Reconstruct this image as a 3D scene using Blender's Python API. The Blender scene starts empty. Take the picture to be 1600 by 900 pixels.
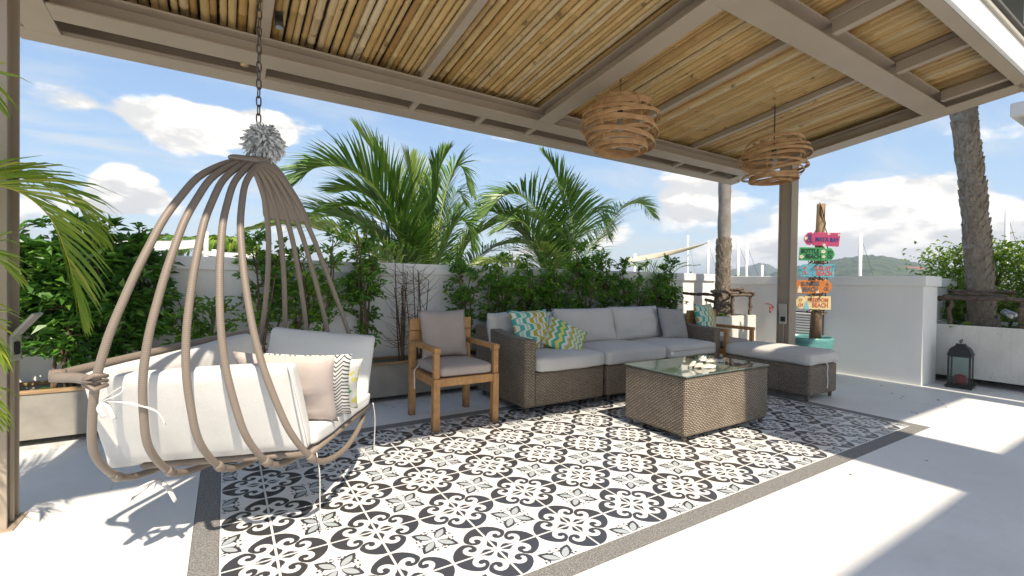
import bpy, bmesh, math, random
from mathutils import Vector, Matrix, noise as mnoise
from mathutils.geometry import delaunay_2d_cdt
R = math.radians
PI = math.pi
scene = bpy.context.scene
col = scene.collection
rnd = random.Random(7)

# ------------------------------------------------------------------ camera
CAM = Vector((-0.183426, -2.071491, 1.131297))
YAW, PITCH, ROLL, FPX = 0.555868, -0.0123074, 0.0143718, 720.285
cf = Vector((math.sin(YAW)*math.cos(PITCH), math.cos(YAW)*math.cos(PITCH), math.sin(PITCH)))
cr0 = Vector((math.cos(YAW), -math.sin(YAW), 0)); cu0 = cr0.cross(cf)
cr = math.cos(ROLL)*cr0 + math.sin(ROLL)*cu0
cu = -math.sin(ROLL)*cr0 + math.cos(ROLL)*cu0
cam_d = bpy.data.cameras.new('camera'); cam = bpy.data.objects.new('camera', cam_d); col.objects.link(cam)
cam.matrix_world = Matrix(((cr.x, cu.x, -cf.x, CAM.x), (cr.y, cu.y, -cf.y, CAM.y), (cr.z, cu.z, -cf.z, CAM.z), (0, 0, 0, 1)))
cam_d.sensor_width = 36; cam_d.lens = 36*FPX/1600; cam_d.clip_start = 0.05; cam_d.clip_end = 20000
scene.camera = cam

# ------------------------------------------------------------------ light
SUN_EL = 52.8
sd = Vector((0.05, math.cos(R(SUN_EL)), -math.sin(R(SUN_EL)))).normalized()     # direction the light travels
sun_d = bpy.data.lights.new('sun', 'SUN'); sun_d.energy = 2.0; sun_d.angle = R(0.8); sun_d.color = (1.0, 0.96, 0.9)
sun = bpy.data.objects.new('sun', sun_d); col.objects.link(sun)
sun.rotation_euler = sd.to_track_quat('-Z', 'Y').to_euler(); sun.location = (0, -6, 12)
EXPOSURE = 1.80
SKY_STRENGTH = 0.15
vs = scene.view_settings
vs.view_transform = 'Standard'; vs.look = 'None'; vs.exposure = EXPOSURE; vs.gamma = 1.0; vs.use_curve_mapping = False
vs.use_white_balance = True; vs.white_balance_temperature = 7750; vs.white_balance_tint = 10

class NT:
    """small helper that writes shader node expressions"""
    def __init__(s, nt): s.nt = nt
    def new(s, t, **k):
        n = s.nt.nodes.new(t)
        for a, b in k.items(): setattr(n, a, b)
        return n
    def put(s, sock, v):
        if isinstance(v, X): s.nt.links.new(v.s, sock)
        elif v is not None: sock.default_value = v
    def math(s, op, *a):
        n = s.new('ShaderNodeMath', operation=op)
        for i, v in enumerate(a): s.put(n.inputs[i], v)
        return X(s, n.outputs[0])
    def vmath(s, op, *a, out=0):
        n = s.new('ShaderNodeVectorMath', operation=op)
        for i, v in enumerate(a): s.put(n.inputs[i], v)
        return X(s, n.outputs[out])
    def coord(s, name):
        if name == 'random': return X(s, s.new('ShaderNodeObjectInfo').outputs['Random'])
        return X(s, s.new('ShaderNodeTexCoord').outputs[name])
    def sep(s, v):
        n = s.new('ShaderNodeSeparateXYZ'); s.put(n.inputs[0], v); return [X(s, o) for o in n.outputs]
    def comb(s, a, b, c):
        n = s.new('ShaderNodeCombineXYZ')
        for i, v in enumerate((a, b, c)): s.put(n.inputs[i], v)
        return X(s, n.outputs[0])
    def scale(s, v, k): return s.vmath('MULTIPLY', v, k if isinstance(k, (tuple, X)) else (k, k, k))
    def noise(s, v, scale, detail=3, rough=.5, dist=0, col=False):
        n = s.new('ShaderNodeTexNoise'); s.put(n.inputs['Vector'], v); n.inputs['Scale'].default_value = scale
        n.inputs['Detail'].default_value = detail; n.inputs['Roughness'].default_value = rough; n.inputs['Distortion'].default_value = dist
        return X(s, n.outputs[1 if col else 0])
    def voronoi(s, v, scale, feature='F1', out=0):
        n = s.new('ShaderNodeTexVoronoi', feature=feature); s.put(n.inputs['Vector'], v); n.inputs['Scale'].default_value = scale
        return X(s, n.outputs[out])
    def ramp(s, f, stops, interp='LINEAR'):
        n = s.new('ShaderNodeValToRGB'); s.put(n.inputs[0], f); e = n.color_ramp.elements; n.color_ramp.interpolation = interp
        while len(e) < len(stops): e.new(.5)
        for el, (p, c) in zip(e, stops):
            el.position = p; el.color = (c, c, c, 1) if not isinstance(c, tuple) else c + (1,)
        return X(s, n.outputs[0])
    def step(s, f, a, b):
        n = s.new('ShaderNodeMapRange', interpolation_type='SMOOTHSTEP', clamp=True)
        s.put(n.inputs[0], f); s.put(n.inputs[1], a); s.put(n.inputs[2], b); return X(s, n.outputs[0])
    def mix(s, f, a, b, mode='MIX'):
        n = s.new('ShaderNodeMix', data_type='RGBA', blend_type=mode, clamp_factor=True)
        s.put(n.inputs[0], f)
        for i, v in ((6, a), (7, b)):
            s.put(n.inputs[i], v if isinstance(v, X) else (v + (1,) if isinstance(v, tuple) else (v, v, v, 1)))
        return X(s, n.outputs[2])
    def bump(s, h, strength=.3, dist=.01):
        n = s.new('ShaderNodeBump'); s.put(n.inputs['Height'], h); n.inputs['Strength'].default_value = strength
        n.inputs['Distance'].default_value = dist; return X(s, n.outputs[0])
class X:
    def __init__(s, n, sock): s.n = n; s.s = sock
    def __add__(s, o): return s.n.math('ADD', s, o)
    def __radd__(s, o): return s.n.math('ADD', o, s)
    def __sub__(s, o): return s.n.math('SUBTRACT', s, o)
    def __rsub__(s, o): return s.n.math('SUBTRACT', o, s)
    def __mul__(s, o): return s.n.math('MULTIPLY', s, o)
    __rmul__ = __mul__
    def __truediv__(s, o): return s.n.math('DIVIDE', s, o)
    def frac(s): return s.n.math('FRACT', s)
    def sin(s): return s.n.math('SINE', s)
    def abs(s): return s.n.math('ABSOLUTE', s)
    def tri(s): return s.n.math('PINGPONG', s, 1.0)
    def gt(s, o): return s.n.math('GREATER_THAN', s, o)
    def max(s, o): return s.n.math('MAXIMUM', s, o)
    def min(s, o): return s.n.math('MINIMUM', s, o)

# ------------------------------------------------------------------ sky
world = bpy.data.worlds.new('World'); scene.world = world; world.use_nodes = True
wn = world.node_tree; wn.nodes.clear(); w = NT(wn)
sky = w.new('ShaderNodeTexSky', sky_type='NISHITA'); sky.sun_disc = False
sky.sun_elevation = R(SUN_EL); sky.sun_rotation = R(180); sky.altitude = 10; sky.air_density = 1.0; sky.dust_density = 0.5; sky.ozone_density = 1.6
skyc = X(w, sky.outputs[0])
dirv = w.coord('Generated'); dx, dy, dz = w.sep(dirv)
# streaky high cloud, seen on a flat layer far up
el = dz.max(0.02)
flat = w.comb(dx/(el+.12), dy/(el+.12), 0.0)
wisp = w.noise(w.scale(flat, (1.0, 2.6, 1.0)), 0.9, 7, .6, .7)
wisp = w.step(wisp, .43, .78)*.68
# heaped clouds
pv = w.vmath('MULTIPLY', dirv, (1.0, 1.0, 2.1))
n1 = w.noise(w.vmath('ADD', pv, (3.1, 1.7, .4)), 5.2, 10, .55, .1)
n2 = w.noise(w.vmath('ADD', pv, (3.1, 1.7, .455)), 5.2, 10, .55, .1)
def blob(d, rx, rz, amt):
    v = w.vmath('SUBTRACT', dirv, d); a, b, c = w.sep(v)
    hx = w.math('SQRT', a*a + b*b)/rx; hz = c/rz
    return w.math('SUBTRACT', 1.0, w.math('SQRT', hx*hx + hz*hz)).max(0.0)*amt
low = w.step(dz, .20, .03)*.06
dens = (n1-.5)*.85 + .515 + low
for b in (((-.06, .956, .258), .105, .055, .50), ((.03, .953, .275), .085, .05, .42), ((-.185, .947, .262), .10, .04, .20), ((-.141, .98, .142), .062, .048, .46), ((-.10, .975, .125), .05, .03, .3),
          ((-.17, .975, .115), .06, .03, .2), ((.076, .956, .28), .10, .05, .26), ((.786, .594, .165), .14, .07, .32), ((.70, .70, .115), .15, .05, .18),
          ((.932, .338, .115), .20, .085, .30), ((.947, .276, .155), .13, .05, .22), ((.90, .42, .15), .12, .05, .2), ((.963, .2, .09), .2, .05, .2), ((.87, .49, .07), .2, .045, .16)):
    dens = dens + blob(*b)
cum = w.step(dens, .59, .69)
shade = w.step(n1 - n2, -.055, .06)
grad = w.mix(w.step(dz, .0, .62), w.mix(w.step(dz, .0, .16), (1.06, 1.38, 1.76), (.58, 1.06, 1.76)), (.30, .69, 1.58))
skyhor = w.mix(.85, skyc, grad)
ccol = w.mix(shade, (1.58, 1.72, 1.95), (2.6, 2.7, 2.85))
c1 = w.mix(wisp, skyhor, (1.65, 1.82, 2.05))
c2 = w.mix(cum, c1, ccol)
bgn = w.new('ShaderNodeBackground'); w.put(bgn.inputs[0], c2); bgn.inputs[1].default_value = SKY_STRENGTH
wo = w.new('ShaderNodeOutputWorld'); wn.links.new(bgn.outputs[0], wo.inputs[0])

# ------------------------------------------------------------------ materials
MAT = {}
def mat(name, base, rough=.6, metal=0.0, spec=.5, bump=None, alpha=None, trans=None, sub=None, ior=None, coat=None):
    m = bpy.data.materials.new(name); m.use_nodes = True; nt = m.node_tree; h = NT(nt); b = nt.nodes['Principled BSDF']
    def val(v): return v(h) if callable(v) else v
    v = val(base); h.put(b.inputs['Base Color'], v if isinstance(v, X) else tuple(v) + (1,))
    h.put(b.inputs['Roughness'], val(rough)); b.inputs['Metallic'].default_value = metal; b.inputs['Specular IOR Level'].default_value = spec
    if bump: h.put(b.inputs['Normal'], bump(h))
    if trans is not None: b.inputs['Transmission Weight'].default_value = trans
    if ior: b.inputs['IOR'].default_value = ior
    if coat: b.inputs['Coat Weight'].default_value = coat
    if sub:                                                            # light through thin leaves
        tr = h.new('ShaderNodeBsdfTranslucent'); h.put(tr.inputs[0], v if isinstance(v, X) else tuple(v) + (1,))
        mx = h.new('ShaderNodeMixShader'); mx.inputs[0].default_value = sub
        nt.links.new(b.outputs[0], mx.inputs[1]); nt.links.new(tr.outputs[0], mx.inputs[2])
        nt.links.new(mx.outputs[0], nt.nodes['Material Output'].inputs[0])
    MAT[name] = m
    return m
def mottled(c, amt=.15, sc=3.0, coord='Object', det=5, c2=None):
    lo = tuple(x*(1-amt) for x in c) if c2 is None else c2
    hi = tuple(min(1, x*(1+amt)) for x in c)
    return lambda h: h.ramp(h.noise(h.coord(coord), sc, det, .6), [(.3, lo), (.7, hi)])
def nbump(sc, st, dist=.004, coord='Object', det=4): return lambda h: h.bump(h.noise(h.coord(coord), sc, det, .6), st, dist)

def floor_c(h):
    p = h.coord('Object'); a = h.noise(p, .9, 6, .62); b = h.noise(h.scale(p, (1.0, 3.5, 1)), 9, 6, .7)
    c = h.ramp(a, [(.3, (.66, .655, .635)), (.7, (.77, .765, .75))])
    c = h.mix(h.step(b, .5, .78)*.22, c, (.48, .46, .42))
    sp = h.step(h.noise(p, 38, 2, .5), .70, .78)
    c = h.mix(sp*.35, c, (.36, .34, .30))
    c = h.mix(h.step(h.noise(h.vmath('ADD', p, (7.0, 3.0, 0.0)), .55, 7, .7), .50, .70)*.30, c, (.47, .455, .42))
    x, y, z = h.sep(p)
    dirt = h.step(y + h.noise(p, 3, 4)*.5, 2.1, 2.5)*h.step(h.noise(p, 11, 5, .7), .35, .7)
    return h.mix(dirt*.6, c, (.25, .235, .18))
mat('concrete_floor', floor_c, lambda h: h.ramp(h.noise(h.coord('Object'), 2, 4), [(.3, .42), (.7, .62)]), bump=lambda h: h.bump(h.noise(h.scale(h.coord('Object'), (1, 4, 1)), 30, 6, .7), .25, .004))
mat('granite', lambda h: h.mix(h.step(h.noise(h.coord('Object'), 160, 3, .7), .42, .62), (.13, .125, .12), (.30, .29, .28)), .7, bump=nbump(160, .3, .002))
mat('grout', (.58, .56, .52), .9)
mat('tile_white', lambda h: h.mix(h.step(h.noise(h.coord('Generated'), 2.5, 5), .3, .8), (.70, .70, .69), (.78, .775, .76)), .28)
mat('tile_dark', lambda h: h.mix(h.coord('random'), (.050, .046, .046), (.048, .050, .062)), .28)
mat('tile_grey', (.40, .44, .46), .28)
mat('wall_paint', lambda h: h.mix(h.step(h.noise(h.scale(h.coord('Object'), (2, 2, .45)), 1.4, 6, .65), .5, .8)*.35, (.81, .805, .785), (.66, .645, .61)), .75, bump=nbump(60, .12, .003))
def stained(h):
    p = h.coord('Object'); x, y, z = h.sep(p)
    c = h.ramp(h.noise(p, 4, 6, .65), [(.3, (.60, .58, .54)), (.7, (.72, .71, .68))])
    c = h.mix(h.step(h.noise(h.scale(p, (7, 7, .7)), 3, 5, .7), .52, .75)*.4, c, (.40, .35, .27))
    return h.mix(h.step(h.noise(p, 28, 2), .69, .76)*.6, c, (.2, .17, .13))
mat('planter_white', stained, .8, bump=nbump(45, .3, .004))
mat('planter_grey', mottled((.27, .255, .225), .14, 7), .85, bump=nbump(120, .25, .002))
mat('planter_rim', lambda h: h.ramp(h.noise(h.scale(h.coord('Object'), (2, 18, 18)), 2, 5), [(.3, (.24, .145, .07)), (.7, (.42, .28, .15))]), .75)
mat('soil', mottled((.05, .035, .022), .4, 20), .95, bump=nbump(40, .8, .02))
def steel_c(h):
    p = h.coord('Object'); c = h.ramp(h.noise(p, 2.2, 5), [(.3, (.325, .262, .20)), (.7, (.375, .302, .232))])
    return h.mix(h.step(h.noise(h.scale(p, (1.2, 1.2, 6)), 3.4, 5, .7), .70, .76)*.75, c, (.30, .13, .04))
mat('painted_steel', steel_c, .5, bump=nbump(24, .06, .003))
mat('white_board', mottled((.78, .77, .75), .05, 2), .5)
mat('dark_trim', (.035, .033, .035), .45)
mat('roof_sheet', (.10, .095, .09), .6)
def bamboo_c(h):
    p = h.coord('Object'); r = h.coord('random')
    a = h.ramp(r, [(0, (.32, .17, .055)), (.25, (.50, .32, .125)), (.5, (.56, .40, .19)), (.75, (.42, .245, .08)), (1, (.57, .455, .285))])
    s = h.noise(h.vmath('ADD', h.scale(p, (30, 1.2, 30)), h.comb(r*40, 0.0, 0.0)), 2.2, 5, .65)
    c = h.mix(h.step(s, .45, .75)*.35, a, (.33, .19, .07))
    t = h.step(h.noise(h.vmath('ADD', p, h.comb(r*90, r*31, 0.0)), 9, 3), .66, .72)
    return h.mix(t*.7, c, (.10, .055, .025))
mat('bamboo', bamboo_c, .42, bump=lambda h: h.bump(h.noise(h.scale(h.coord('Object'), (60, 2, 60)), 2, 3), .15, .003))
mat('bamboo_ring', (.44, .33, .19), .6)
def weave(c1, c2, c3, su=62, sv=62):
    def f(h):
        u, v, _ = h.sep(h.coord('UV'))
        row = h.math('FLOOR', v*sv); par = h.math('MODULO', row, 2.0).abs()
        uu = (u*su*.5 + par*.5)
        hgt = (uu.frac()*PI).sin()*((v*sv).frac()*PI).sin()
        r = h.noise(h.comb(h.math('FLOOR', uu), row, 0.0), 7.31, 0); r2 = h.noise(h.coord('Object'), 6, 3)
        c = h.mix(h.step(r, .35, .65), c1, c2); c = h.mix(h.step(r2, .45, .7)*.5, c, c3)
        return h.mix(h.step(hgt, .10, .55), tuple(x*.24 for x in c1), c)
    def b(h):
        u, v, _ = h.sep(h.coord('UV'))
        par = h.math('MODULO', h.math('FLOOR', v*sv), 2.0).abs(); uu = (u*su*.5 + par*.5)
        return h.bump((uu.frac()*PI).sin()*((v*sv).frac()*PI).sin(), .9, .008)
    return f, b
f, b = weave((.265, .205, .15), (.345, .28, .21), (.42, .345, .26), 62, 78)
mat('wicker', f, .55, bump=b)
mat('wicker_edge', lambda h: h.mix(h.step((h.sep(h.coord('UV'))[0]*110).sin(), -.6, .3), (.07, .05, .035), (.27, .205, .15)), .55)
def fabric(c, amt=.05):
    def f(h):
        p = h.coord('Object'); u = h.noise(h.scale(p, (1, 1, 12)), 40, 2); v = h.noise(h.scale(p, (12, 12, 1)), 30, 2)
        k = h.step(h.noise(p, 2.0, 4)*.6 + u*.2 + v*.2, .35, .65)
        return h.mix(k, tuple(x*(1-amt) for x in c), tuple(x*(1+amt) for x in c))
    def b(h):
        p = h.coord('Object')
        return h.bump(h.noise(p, 420, 2)*.5 + h.noise(p, 7, 4, .55)*1.6 + h.noise(h.scale(p, (1, 1, .4)), 17, 2)*.25, .35, .012)
    return f, b
for nm, cc in (('fabric_grey', (.56, .545, .52)), ('fabric_white', (.66, .66, .65)), ('fabric_taupe', (.41, .35, .315)), ('fabric_mauve', (.52, .445, .41)), ('fabric_offwhite', (.60, .595, .575))):
    f, b = fabric(cc); mat(nm, f, .9, spec=.15, bump=b)
mat('tie', (.72, .71, .69), .9)
def teak_c(h):
    p = h.coord('Object'); r = h.coord('random')
    g = h.noise(h.vmath('ADD', h.scale(p, (3, 3, 3)), h.comb(r*30, 0.0, 0.0)), 2.2, 4, .6, 2.2)
    g2 = h.noise(h.scale(p, (60, 60, 8)), 1.5, 4)
    c = h.ramp(g*.6 + g2*.4, [(.32, (.30, .135, .045)), (.52, (.45, .23, .085)), (.72, (.55, .31, .13))])
    x, y, z = h.sep(p); foot_dark = h.step(z + h.noise(p, 14, 3)*.05, .11, .03)  # teak turns darker towards the floor
    return h.mix(foot_dark*.6, c, (.10, .06, .035))
mat('teak', teak_c, .5, bump=lambda h: h.bump(h.noise(h.scale(h.coord('Object'), (70, 70, 9)), 2, 4), .2, .003))
mat('rattan', lambda h: h.ramp(h.noise(h.coord('Object'), 14, 3), [(.3, (.38, .20, .085)), (.7, (.56, .335, .165))]), .5)
mat('chair_tube', lambda h: h.mix(h.step((h.sep(h.coord('UV'))[1]*900 + h.noise(h.coord('Object'), 40, 2)*4).sin(), .4, 1.0)*.6, (.235, .19, .155), (.135, .105, .085)), .5,
    bump=lambda h: h.bump((h.sep(h.coord('UV'))[1]*900).sin(), .12, .0015))
mat('iron', mottled((.10, .088, .08), .3, 60), .5, metal=.6)
mat('black_metal', mottled((.022, .021, .021), .3, 30), .5)
mat('bulb', (.35, .33, .30), .15)
mat('glass', (.80, .90, .86), .02, trans=1.0, ior=1.46)
mat('table_glass', lambda h: h.mix(h.step(h.noise(h.coord('Object'), 2.5, 4), .3, .8), (.085, .12, .10), (.12, .15, .125)), .03, spec=.9, coat=.4)
mat('shell', mottled((.62, .58, .51), .18, 26, c2=(.50, .44, .36)), .55, bump=nbump(60, .5, .006))
mat('shell_dark', lambda h: h.mix(h.step(h.voronoi(h.coord('Object'), 70), .25, .5), (.08, .07, .06), (.68, .64, .57)), .6)
mat('teal_glaze', lambda h: h.ramp(h.noise(h.scale(h.coord('Object'), (3, 3, 14)), 2, 5), [(.3, (.075, .25, .24)), (.7, (.115, .33, .315))]), .22)
mat('post_wood', lambda h: h.ramp(h.noise(h.scale(h.coord('Object'), (22, 22, 2.2)), 2, 6, .7), [(.3, (.13, .075, .04)), (.5, (.25, .165, .10)), (.72, (.34, .245, .16))]), .85, bump=lambda h: h.bump(h.noise(h.scale(h.coord('Object'), (30, 30, 3)), 2, 5), .6, .008))
mat('driftwood', lambda h: h.ramp(h.noise(h.scale(h.coord('Object'), (9, 9, 9)), 2, 6, .7), [(.3, (.05, .034, .025)), (.55, (.13, .095, .07)), (.75, (.25, .20, .155))]), .9, bump=nbump(40, .7, .01))
for nm, cc in (('sign_pink', (.55, .075, .19)), ('sign_green', (.045, .33, .115)), ('sign_blue', (.13, .43, .55)), ('sign_orange', (.66, .215, .055)), ('sign_cream', (.80, .66, .36)),
               ('ink_navy', (.02, .06, .22)), ('ink_dark', (.012, .04, .045)), ('ink_coral', (.66, .13, .09)), ('ink_red', (.62, .16, .08)), ('ink_slate', (.07, .13, .16)), ('ink_cream', (.78, .72, .60)), ('ink_aqua', (.05, .33, .42)), ('ink_sky', (.22, .55, .70))):
    mat(nm, mottled(cc, .12, 18), .6)
mat('flower', (.75, .66, .42), .8)
mat('valve_red', (.30, .035, .025), .45)
mat('candle_red', mottled((.42, .03, .03), .25, 30), .6)
mat('steel_lamp', (.45, .45, .45), .3, metal=.8)
mat('pompom_strip', lambda h: h.ramp(h.coord('random') * .2 + h.noise(h.coord('Object'), 60, 2)*.9, [(.3, (.17, .18, .19)), (.5, (.42, .43, .43)), (.62, (.78, .78, .77))]), .8)
mat('sail', (.76, .745, .70), .8, sub=.35)
mat('sail_tan', (.62, .55, .45), .8, sub=.3)
mat('mast', (.78, .78, .76), .5)
def leafc(c1, c2, c3, sub=.3, rough=.45, sc=9):
    def f(h):
        p = h.coord('Object'); isl = X(h, h.new('ShaderNodeNewGeometry').outputs['Random Per Island'])
        c = h.mix(h.step(h.noise(p, sc*.35, 3), .35, .65), c1, c2)
        return h.mix(h.step(isl, .72, 1.0), c, c3)
    return f
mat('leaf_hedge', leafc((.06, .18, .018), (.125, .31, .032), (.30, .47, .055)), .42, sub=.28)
mat('leaf_dark', leafc((.03, .115, .014), (.07, .205, .028), (.15, .32, .05)), .40, sub=.25)  # deeper green of the broad-leaved left shrubs and low plants
mat('leaf_bush', leafc((.10, .20, .02), (.18, .30, .03), (.30, .40, .06)), .5, sub=.3)
mat('leaf_far', leafc((.06, .14, .03), (.11, .20, .04), (.2, .28, .06)), .6, sub=.2)
mat('leaf_palm', leafc((.05, .13, .018), (.095, .205, .03), (.22, .33, .08)), .36, sub=.25, )
mat('leaf_palm_light', leafc((.12, .20, .035), (.19, .28, .06), (.30, .36, .12)), .36, sub=.35)
mat('leaf_areca', leafc((.15, .27, .018), (.24, .35, .03), (.40, .42, .07)), .38, sub=.35)
mat('leaf_variegated', leafc((.25, .36, .03), (.14, .26, .03), (.40, .42, .06)), .45, sub=.3)
mat('rachis', (.30, .33, .06), .5)
mat('rachis_yellow', (.46, .40, .05), .5)
mat('stem', mottled((.13, .085, .055), .35, 14), .85)
def trunk_c(h):
    p = h.coord('Object'); isl = X(h, h.new('ShaderNodeNewGeometry').outputs['Random Per Island'])
    c = h.ramp(h.noise(h.scale(p, (5, 5, 1.1)), 5, 6, .7), [(.28, (.10, .075, .055)), (.5, (.22, .18, .14)), (.75, (.40, .355, .30))])
    return h.mix(isl*.45, c, (.27, .225, .175))
mat('palm_bark', trunk_c, .9, bump=nbump(30, .7, .012))
mat('bark_plain', mottled((.27, .245, .215), .2, 9), .85, bump=nbump(26, .4, .008))
def hill_c(h):
    p = h.coord('Object'); a = h.noise(p, .035, 8, .7); b = h.voronoi(p, .06)
    return h.mix(h.step(a + b*.25, .42, .80), (.018, .042, .022), (.06, .09, .042))
mat('hill_forest', hill_c, .95, bump=lambda h: h.bump(h.voronoi(h.coord('Object'), .09), 1.0, 6.0))
mat('ground', mottled((.18, .19, .10), .3, .05), .95)
mat('roof_red', (.36, .12, .07), .8)
mat('house_white', mottled((.66, .65, .62), .05, 1.2), .7)
mat('plastic_grey', (.42, .40, .35), .45)
mat('hole_shade', (.02, .02, .02), .7)  # near-black colour standing for the shade inside vent and socket

# prints of the scatter cushions
def uv2(h): u, v, _ = h.sep(h.coord('UV')); return u, v
def zig(h):
    u, v = uv2(h); t = u + ((v*9.0).tri() - .5)*.075
    return h.ramp(t, [(0, (.62, .62, .50)), (.08, (.36, .40, .06)), (.16, (.70, .69, .62)), (.22, (.075, .40, .27)), (.31, (.70, .62, .15)), (.40, (.075, .40, .27)), (.47, (.70, .69, .64)), (.54, (.48, .45, .42)),
        (.58, (.42, .44, .07)), (.65, (.70, .69, .62)), (.70, (.34, .50, .28)), (.76, (.68, .66, .40)), (.82, (.16, .42, .30)), (.87, (.66, .66, .45)), (.93, (.40, .46, .10))], 'CONSTANT')
def serp(h):
    u, v = uv2(h); s = ((v*2*PI*3.2).sin()*2.2).max(-1.0).min(1.0)
    q = u*2.4 + s*.17; t = q.frac(); par = h.math('MODULO', h.math('FLOOR', q), 2.0).abs()
    cA = h.ramp(t, [(0, (.68, .68, .60)), (.10, (.065, .40, .33)), (.34, (.70, .70, .63)), (.44, (.34, .58, .48)), (.56, (.70, .70, .63)), (.66, (.065, .40, .33)), (.90, (.68, .68, .60))], 'CONSTANT')
    cB = h.ramp(t, [(0, (.68, .68, .60)), (.10, (.40, .38, .06)), (.34, (.70, .70, .63)), (.44, (.46, .41, .37)), (.56, (.70, .70, .63)), (.66, (.40, .38, .06)), (.90, (.68, .68, .60))], 'CONSTANT')
    return h.mix(par.gt(.5), cA, cB)
def chev(h):
    u, v = uv2(h); t = (v*17 + (u*13).tri()*1.3).frac()
    return h.mix(t.gt(.62), (.70, .70, .68), (.10, .095, .09))
def maze(h):
    u, v = uv2(h); a = h.math('FLOOR', u*15); t = (v*30 + (h.math('MODULO', a, 2.0).abs()*.5) + ((u*15).frac() - .5).abs()*2.0).frac()
    return h.mix(t.gt(.45), (.56, .55, .545), (.15, .145, .145))
def ikat(h):
    u, v = uv2(h); n = h.noise(h.comb(u, v, 0.0), 3.2, 2)
    return h.ramp(n, [(0, (.10, .38, .20)), (.40, (.74, .74, .68)), (.52, (.74, .66, .20)), (.60, (.74, .74, .68)), (.68, (.22, .46, .30))], 'CONSTANT')
for nm, fn in (('print_zigzag', zig), ('print_serpentine', serp), ('print_chevron', chev), ('print_maze', maze), ('print_ikat', ikat)):
    mat(nm, fn, .9, spec=.15, bump=nbump(300, .3, .003))

# ------------------------------------------------------------------ mesh helpers
def V(*a): return Vector(a)
class MB:
    """collects faces, then links them as one mesh object"""
    def __init__(s): s.v = []; s.f = []; s.m = []; s.uv = []
    def face(s, idx, m=0, uv=None): s.f.append(idx); s.m.append(m); s.uv.append(uv)
    def add(s, vs, fs, m=0):
        o = len(s.v); s.v += [tuple(p) for p in vs]
        for f in fs: s.face([o+i for i in f], m)
        return s
    def box(s, x0, x1, y0, y1, z0, z1, m=0, M=None):
        vs = [V(x, y, z) for z in (z0, z1) for y in (y0, y1) for x in (x0, x1)]
        if M is not None: vs = [M @ p for p in vs]
        return s.add(vs, [(0, 2, 3, 1), (4, 5, 7, 6), (0, 1, 5, 4), (2, 6, 7, 3), (0, 4, 6, 2), (1, 3, 7, 5)], m)
    def hexa(s, q0, q1, m=0):
        """solid between two quads"""
        return s.add(list(q0)+list(q1), [(3, 2, 1, 0), (4, 5, 6, 7), (0, 1, 5, 4), (1, 2, 6, 5), (2, 3, 7, 6), (3, 0, 4, 7)], m)
    def prism(s, poly, axis_vec, m=0):
        n = len(poly); a = Vector(axis_vec); vs = [Vector(p) for p in poly]; vs += [p + a for p in vs]
        return s.add(vs, [tuple(reversed(range(n))), tuple(range(n, 2*n))] + [(i, (i+1) % n, n+(i+1) % n, n+i) for i in range(n)], m)
    def tube(s, pts, r, n=8, closed=False, m=0, caps=True, flat=1.0):
        pts = [Vector(p) for p in pts]; N = len(pts); rs = r if isinstance(r, (list, tuple)) else [r]*N
        o = len(s.v); prev = None; L = 0; Ls = []
        for i, p in enumerate(pts):
            a = pts[(i-1) % N] if closed or i else p; b = pts[(i+1) % N] if closed or i < N-1 else p
            t = (b-a); t = t.normalized() if t.length > 1e-9 else V(0, 0, 1)
            if prev is None:
                up = V(0, 0, 1) if abs(t.z) < .9 else V(1, 0, 0); x = t.cross(up).normalized()
            else:
                x = prev - t*prev.dot(t); x = x.normalized() if x.length > 1e-6 else prev
            prev = x; y = t.cross(x)
            if i: L += (p-pts[i-1]).length
            Ls.append(L)
            for k in range(n):
                an = 2*PI*k/n; s.v.append(tuple(p + (x*math.cos(an) + y*math.sin(an)*flat)*rs[i]))
        R_ = N if closed else N-1
        for i in range(R_):
            j = (i+1) % N; l0 = Ls[i]; l1 = Ls[j] if j else L + (pts[0]-pts[-1]).length
            for k in range(n):
                k2 = (k+1) % n
                s.face([o+i*n+k, o+i*n+k2, o+j*n+k2, o+j*n+k], m, [(k/n, l0), ((k+1)/n, l0), ((k+1)/n, l1), (k/n, l1)])
        if caps and not closed:
            s.face([o+k for k in reversed(range(n))], m); s.face([o+(N-1)*n+k for k in range(n)], m)
        return s
    def lathe(s, prof, n=24, m=0, c=(0, 0)):
        o = len(s.v); N = len(prof)
        for r, z in prof:
            for k in range(n):
                a = 2*PI*k/n; s.v.append((c[0]+r*math.cos(a), c[1]+r*math.sin(a), z))
        for i in range(N-1):
            for k in range(n):
                k2 = (k+1) % n; s.face([o+i*n+k, o+i*n+k2, o+(i+1)*n+k2, o+(i+1)*n+k], m)
        return s
    def xform(s, M, start=0):
        s.v[start:] = [tuple(M @ Vector(p)) for p in s.v[start:]]; return s
    def mesh(s, name, mats, smooth=False, boxuv=True):
        me = bpy.data.meshes.new(name); me.from_pydata(s.v, [], s.f)
        for m_ in (mats if isinstance(mats, (list, tuple)) else [mats]): me.materials.append(MAT[m_])
        if any(s.m): me.polygons.foreach_set('material_index', s.m)
        me.polygons.foreach_set('use_smooth', [smooth]*len(s.f))
        if boxuv or any(u is not None for u in s.uv):
            ul = me.uv_layers.new(name='uv')
            for p, u in zip(me.polygons, s.uv):
                nrm = p.normal; ax = max(range(3), key=lambda i: abs(nrm[i]))
                for j, li in enumerate(p.loop_indices):
                    if u is not None: ul.data[li].uv = u[j]; continue
                    c = me.vertices[me.loops[li].vertex_index].co
                    ul.data[li].uv = ((c.y, c.z), (c.x, c.z), (c.x, c.y))[ax]
        me.update(); return me
    def build(s, name, mats, parent=None, smooth=False, **k):
        return link(name, s.mesh(name, mats, smooth, **k), parent)
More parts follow.
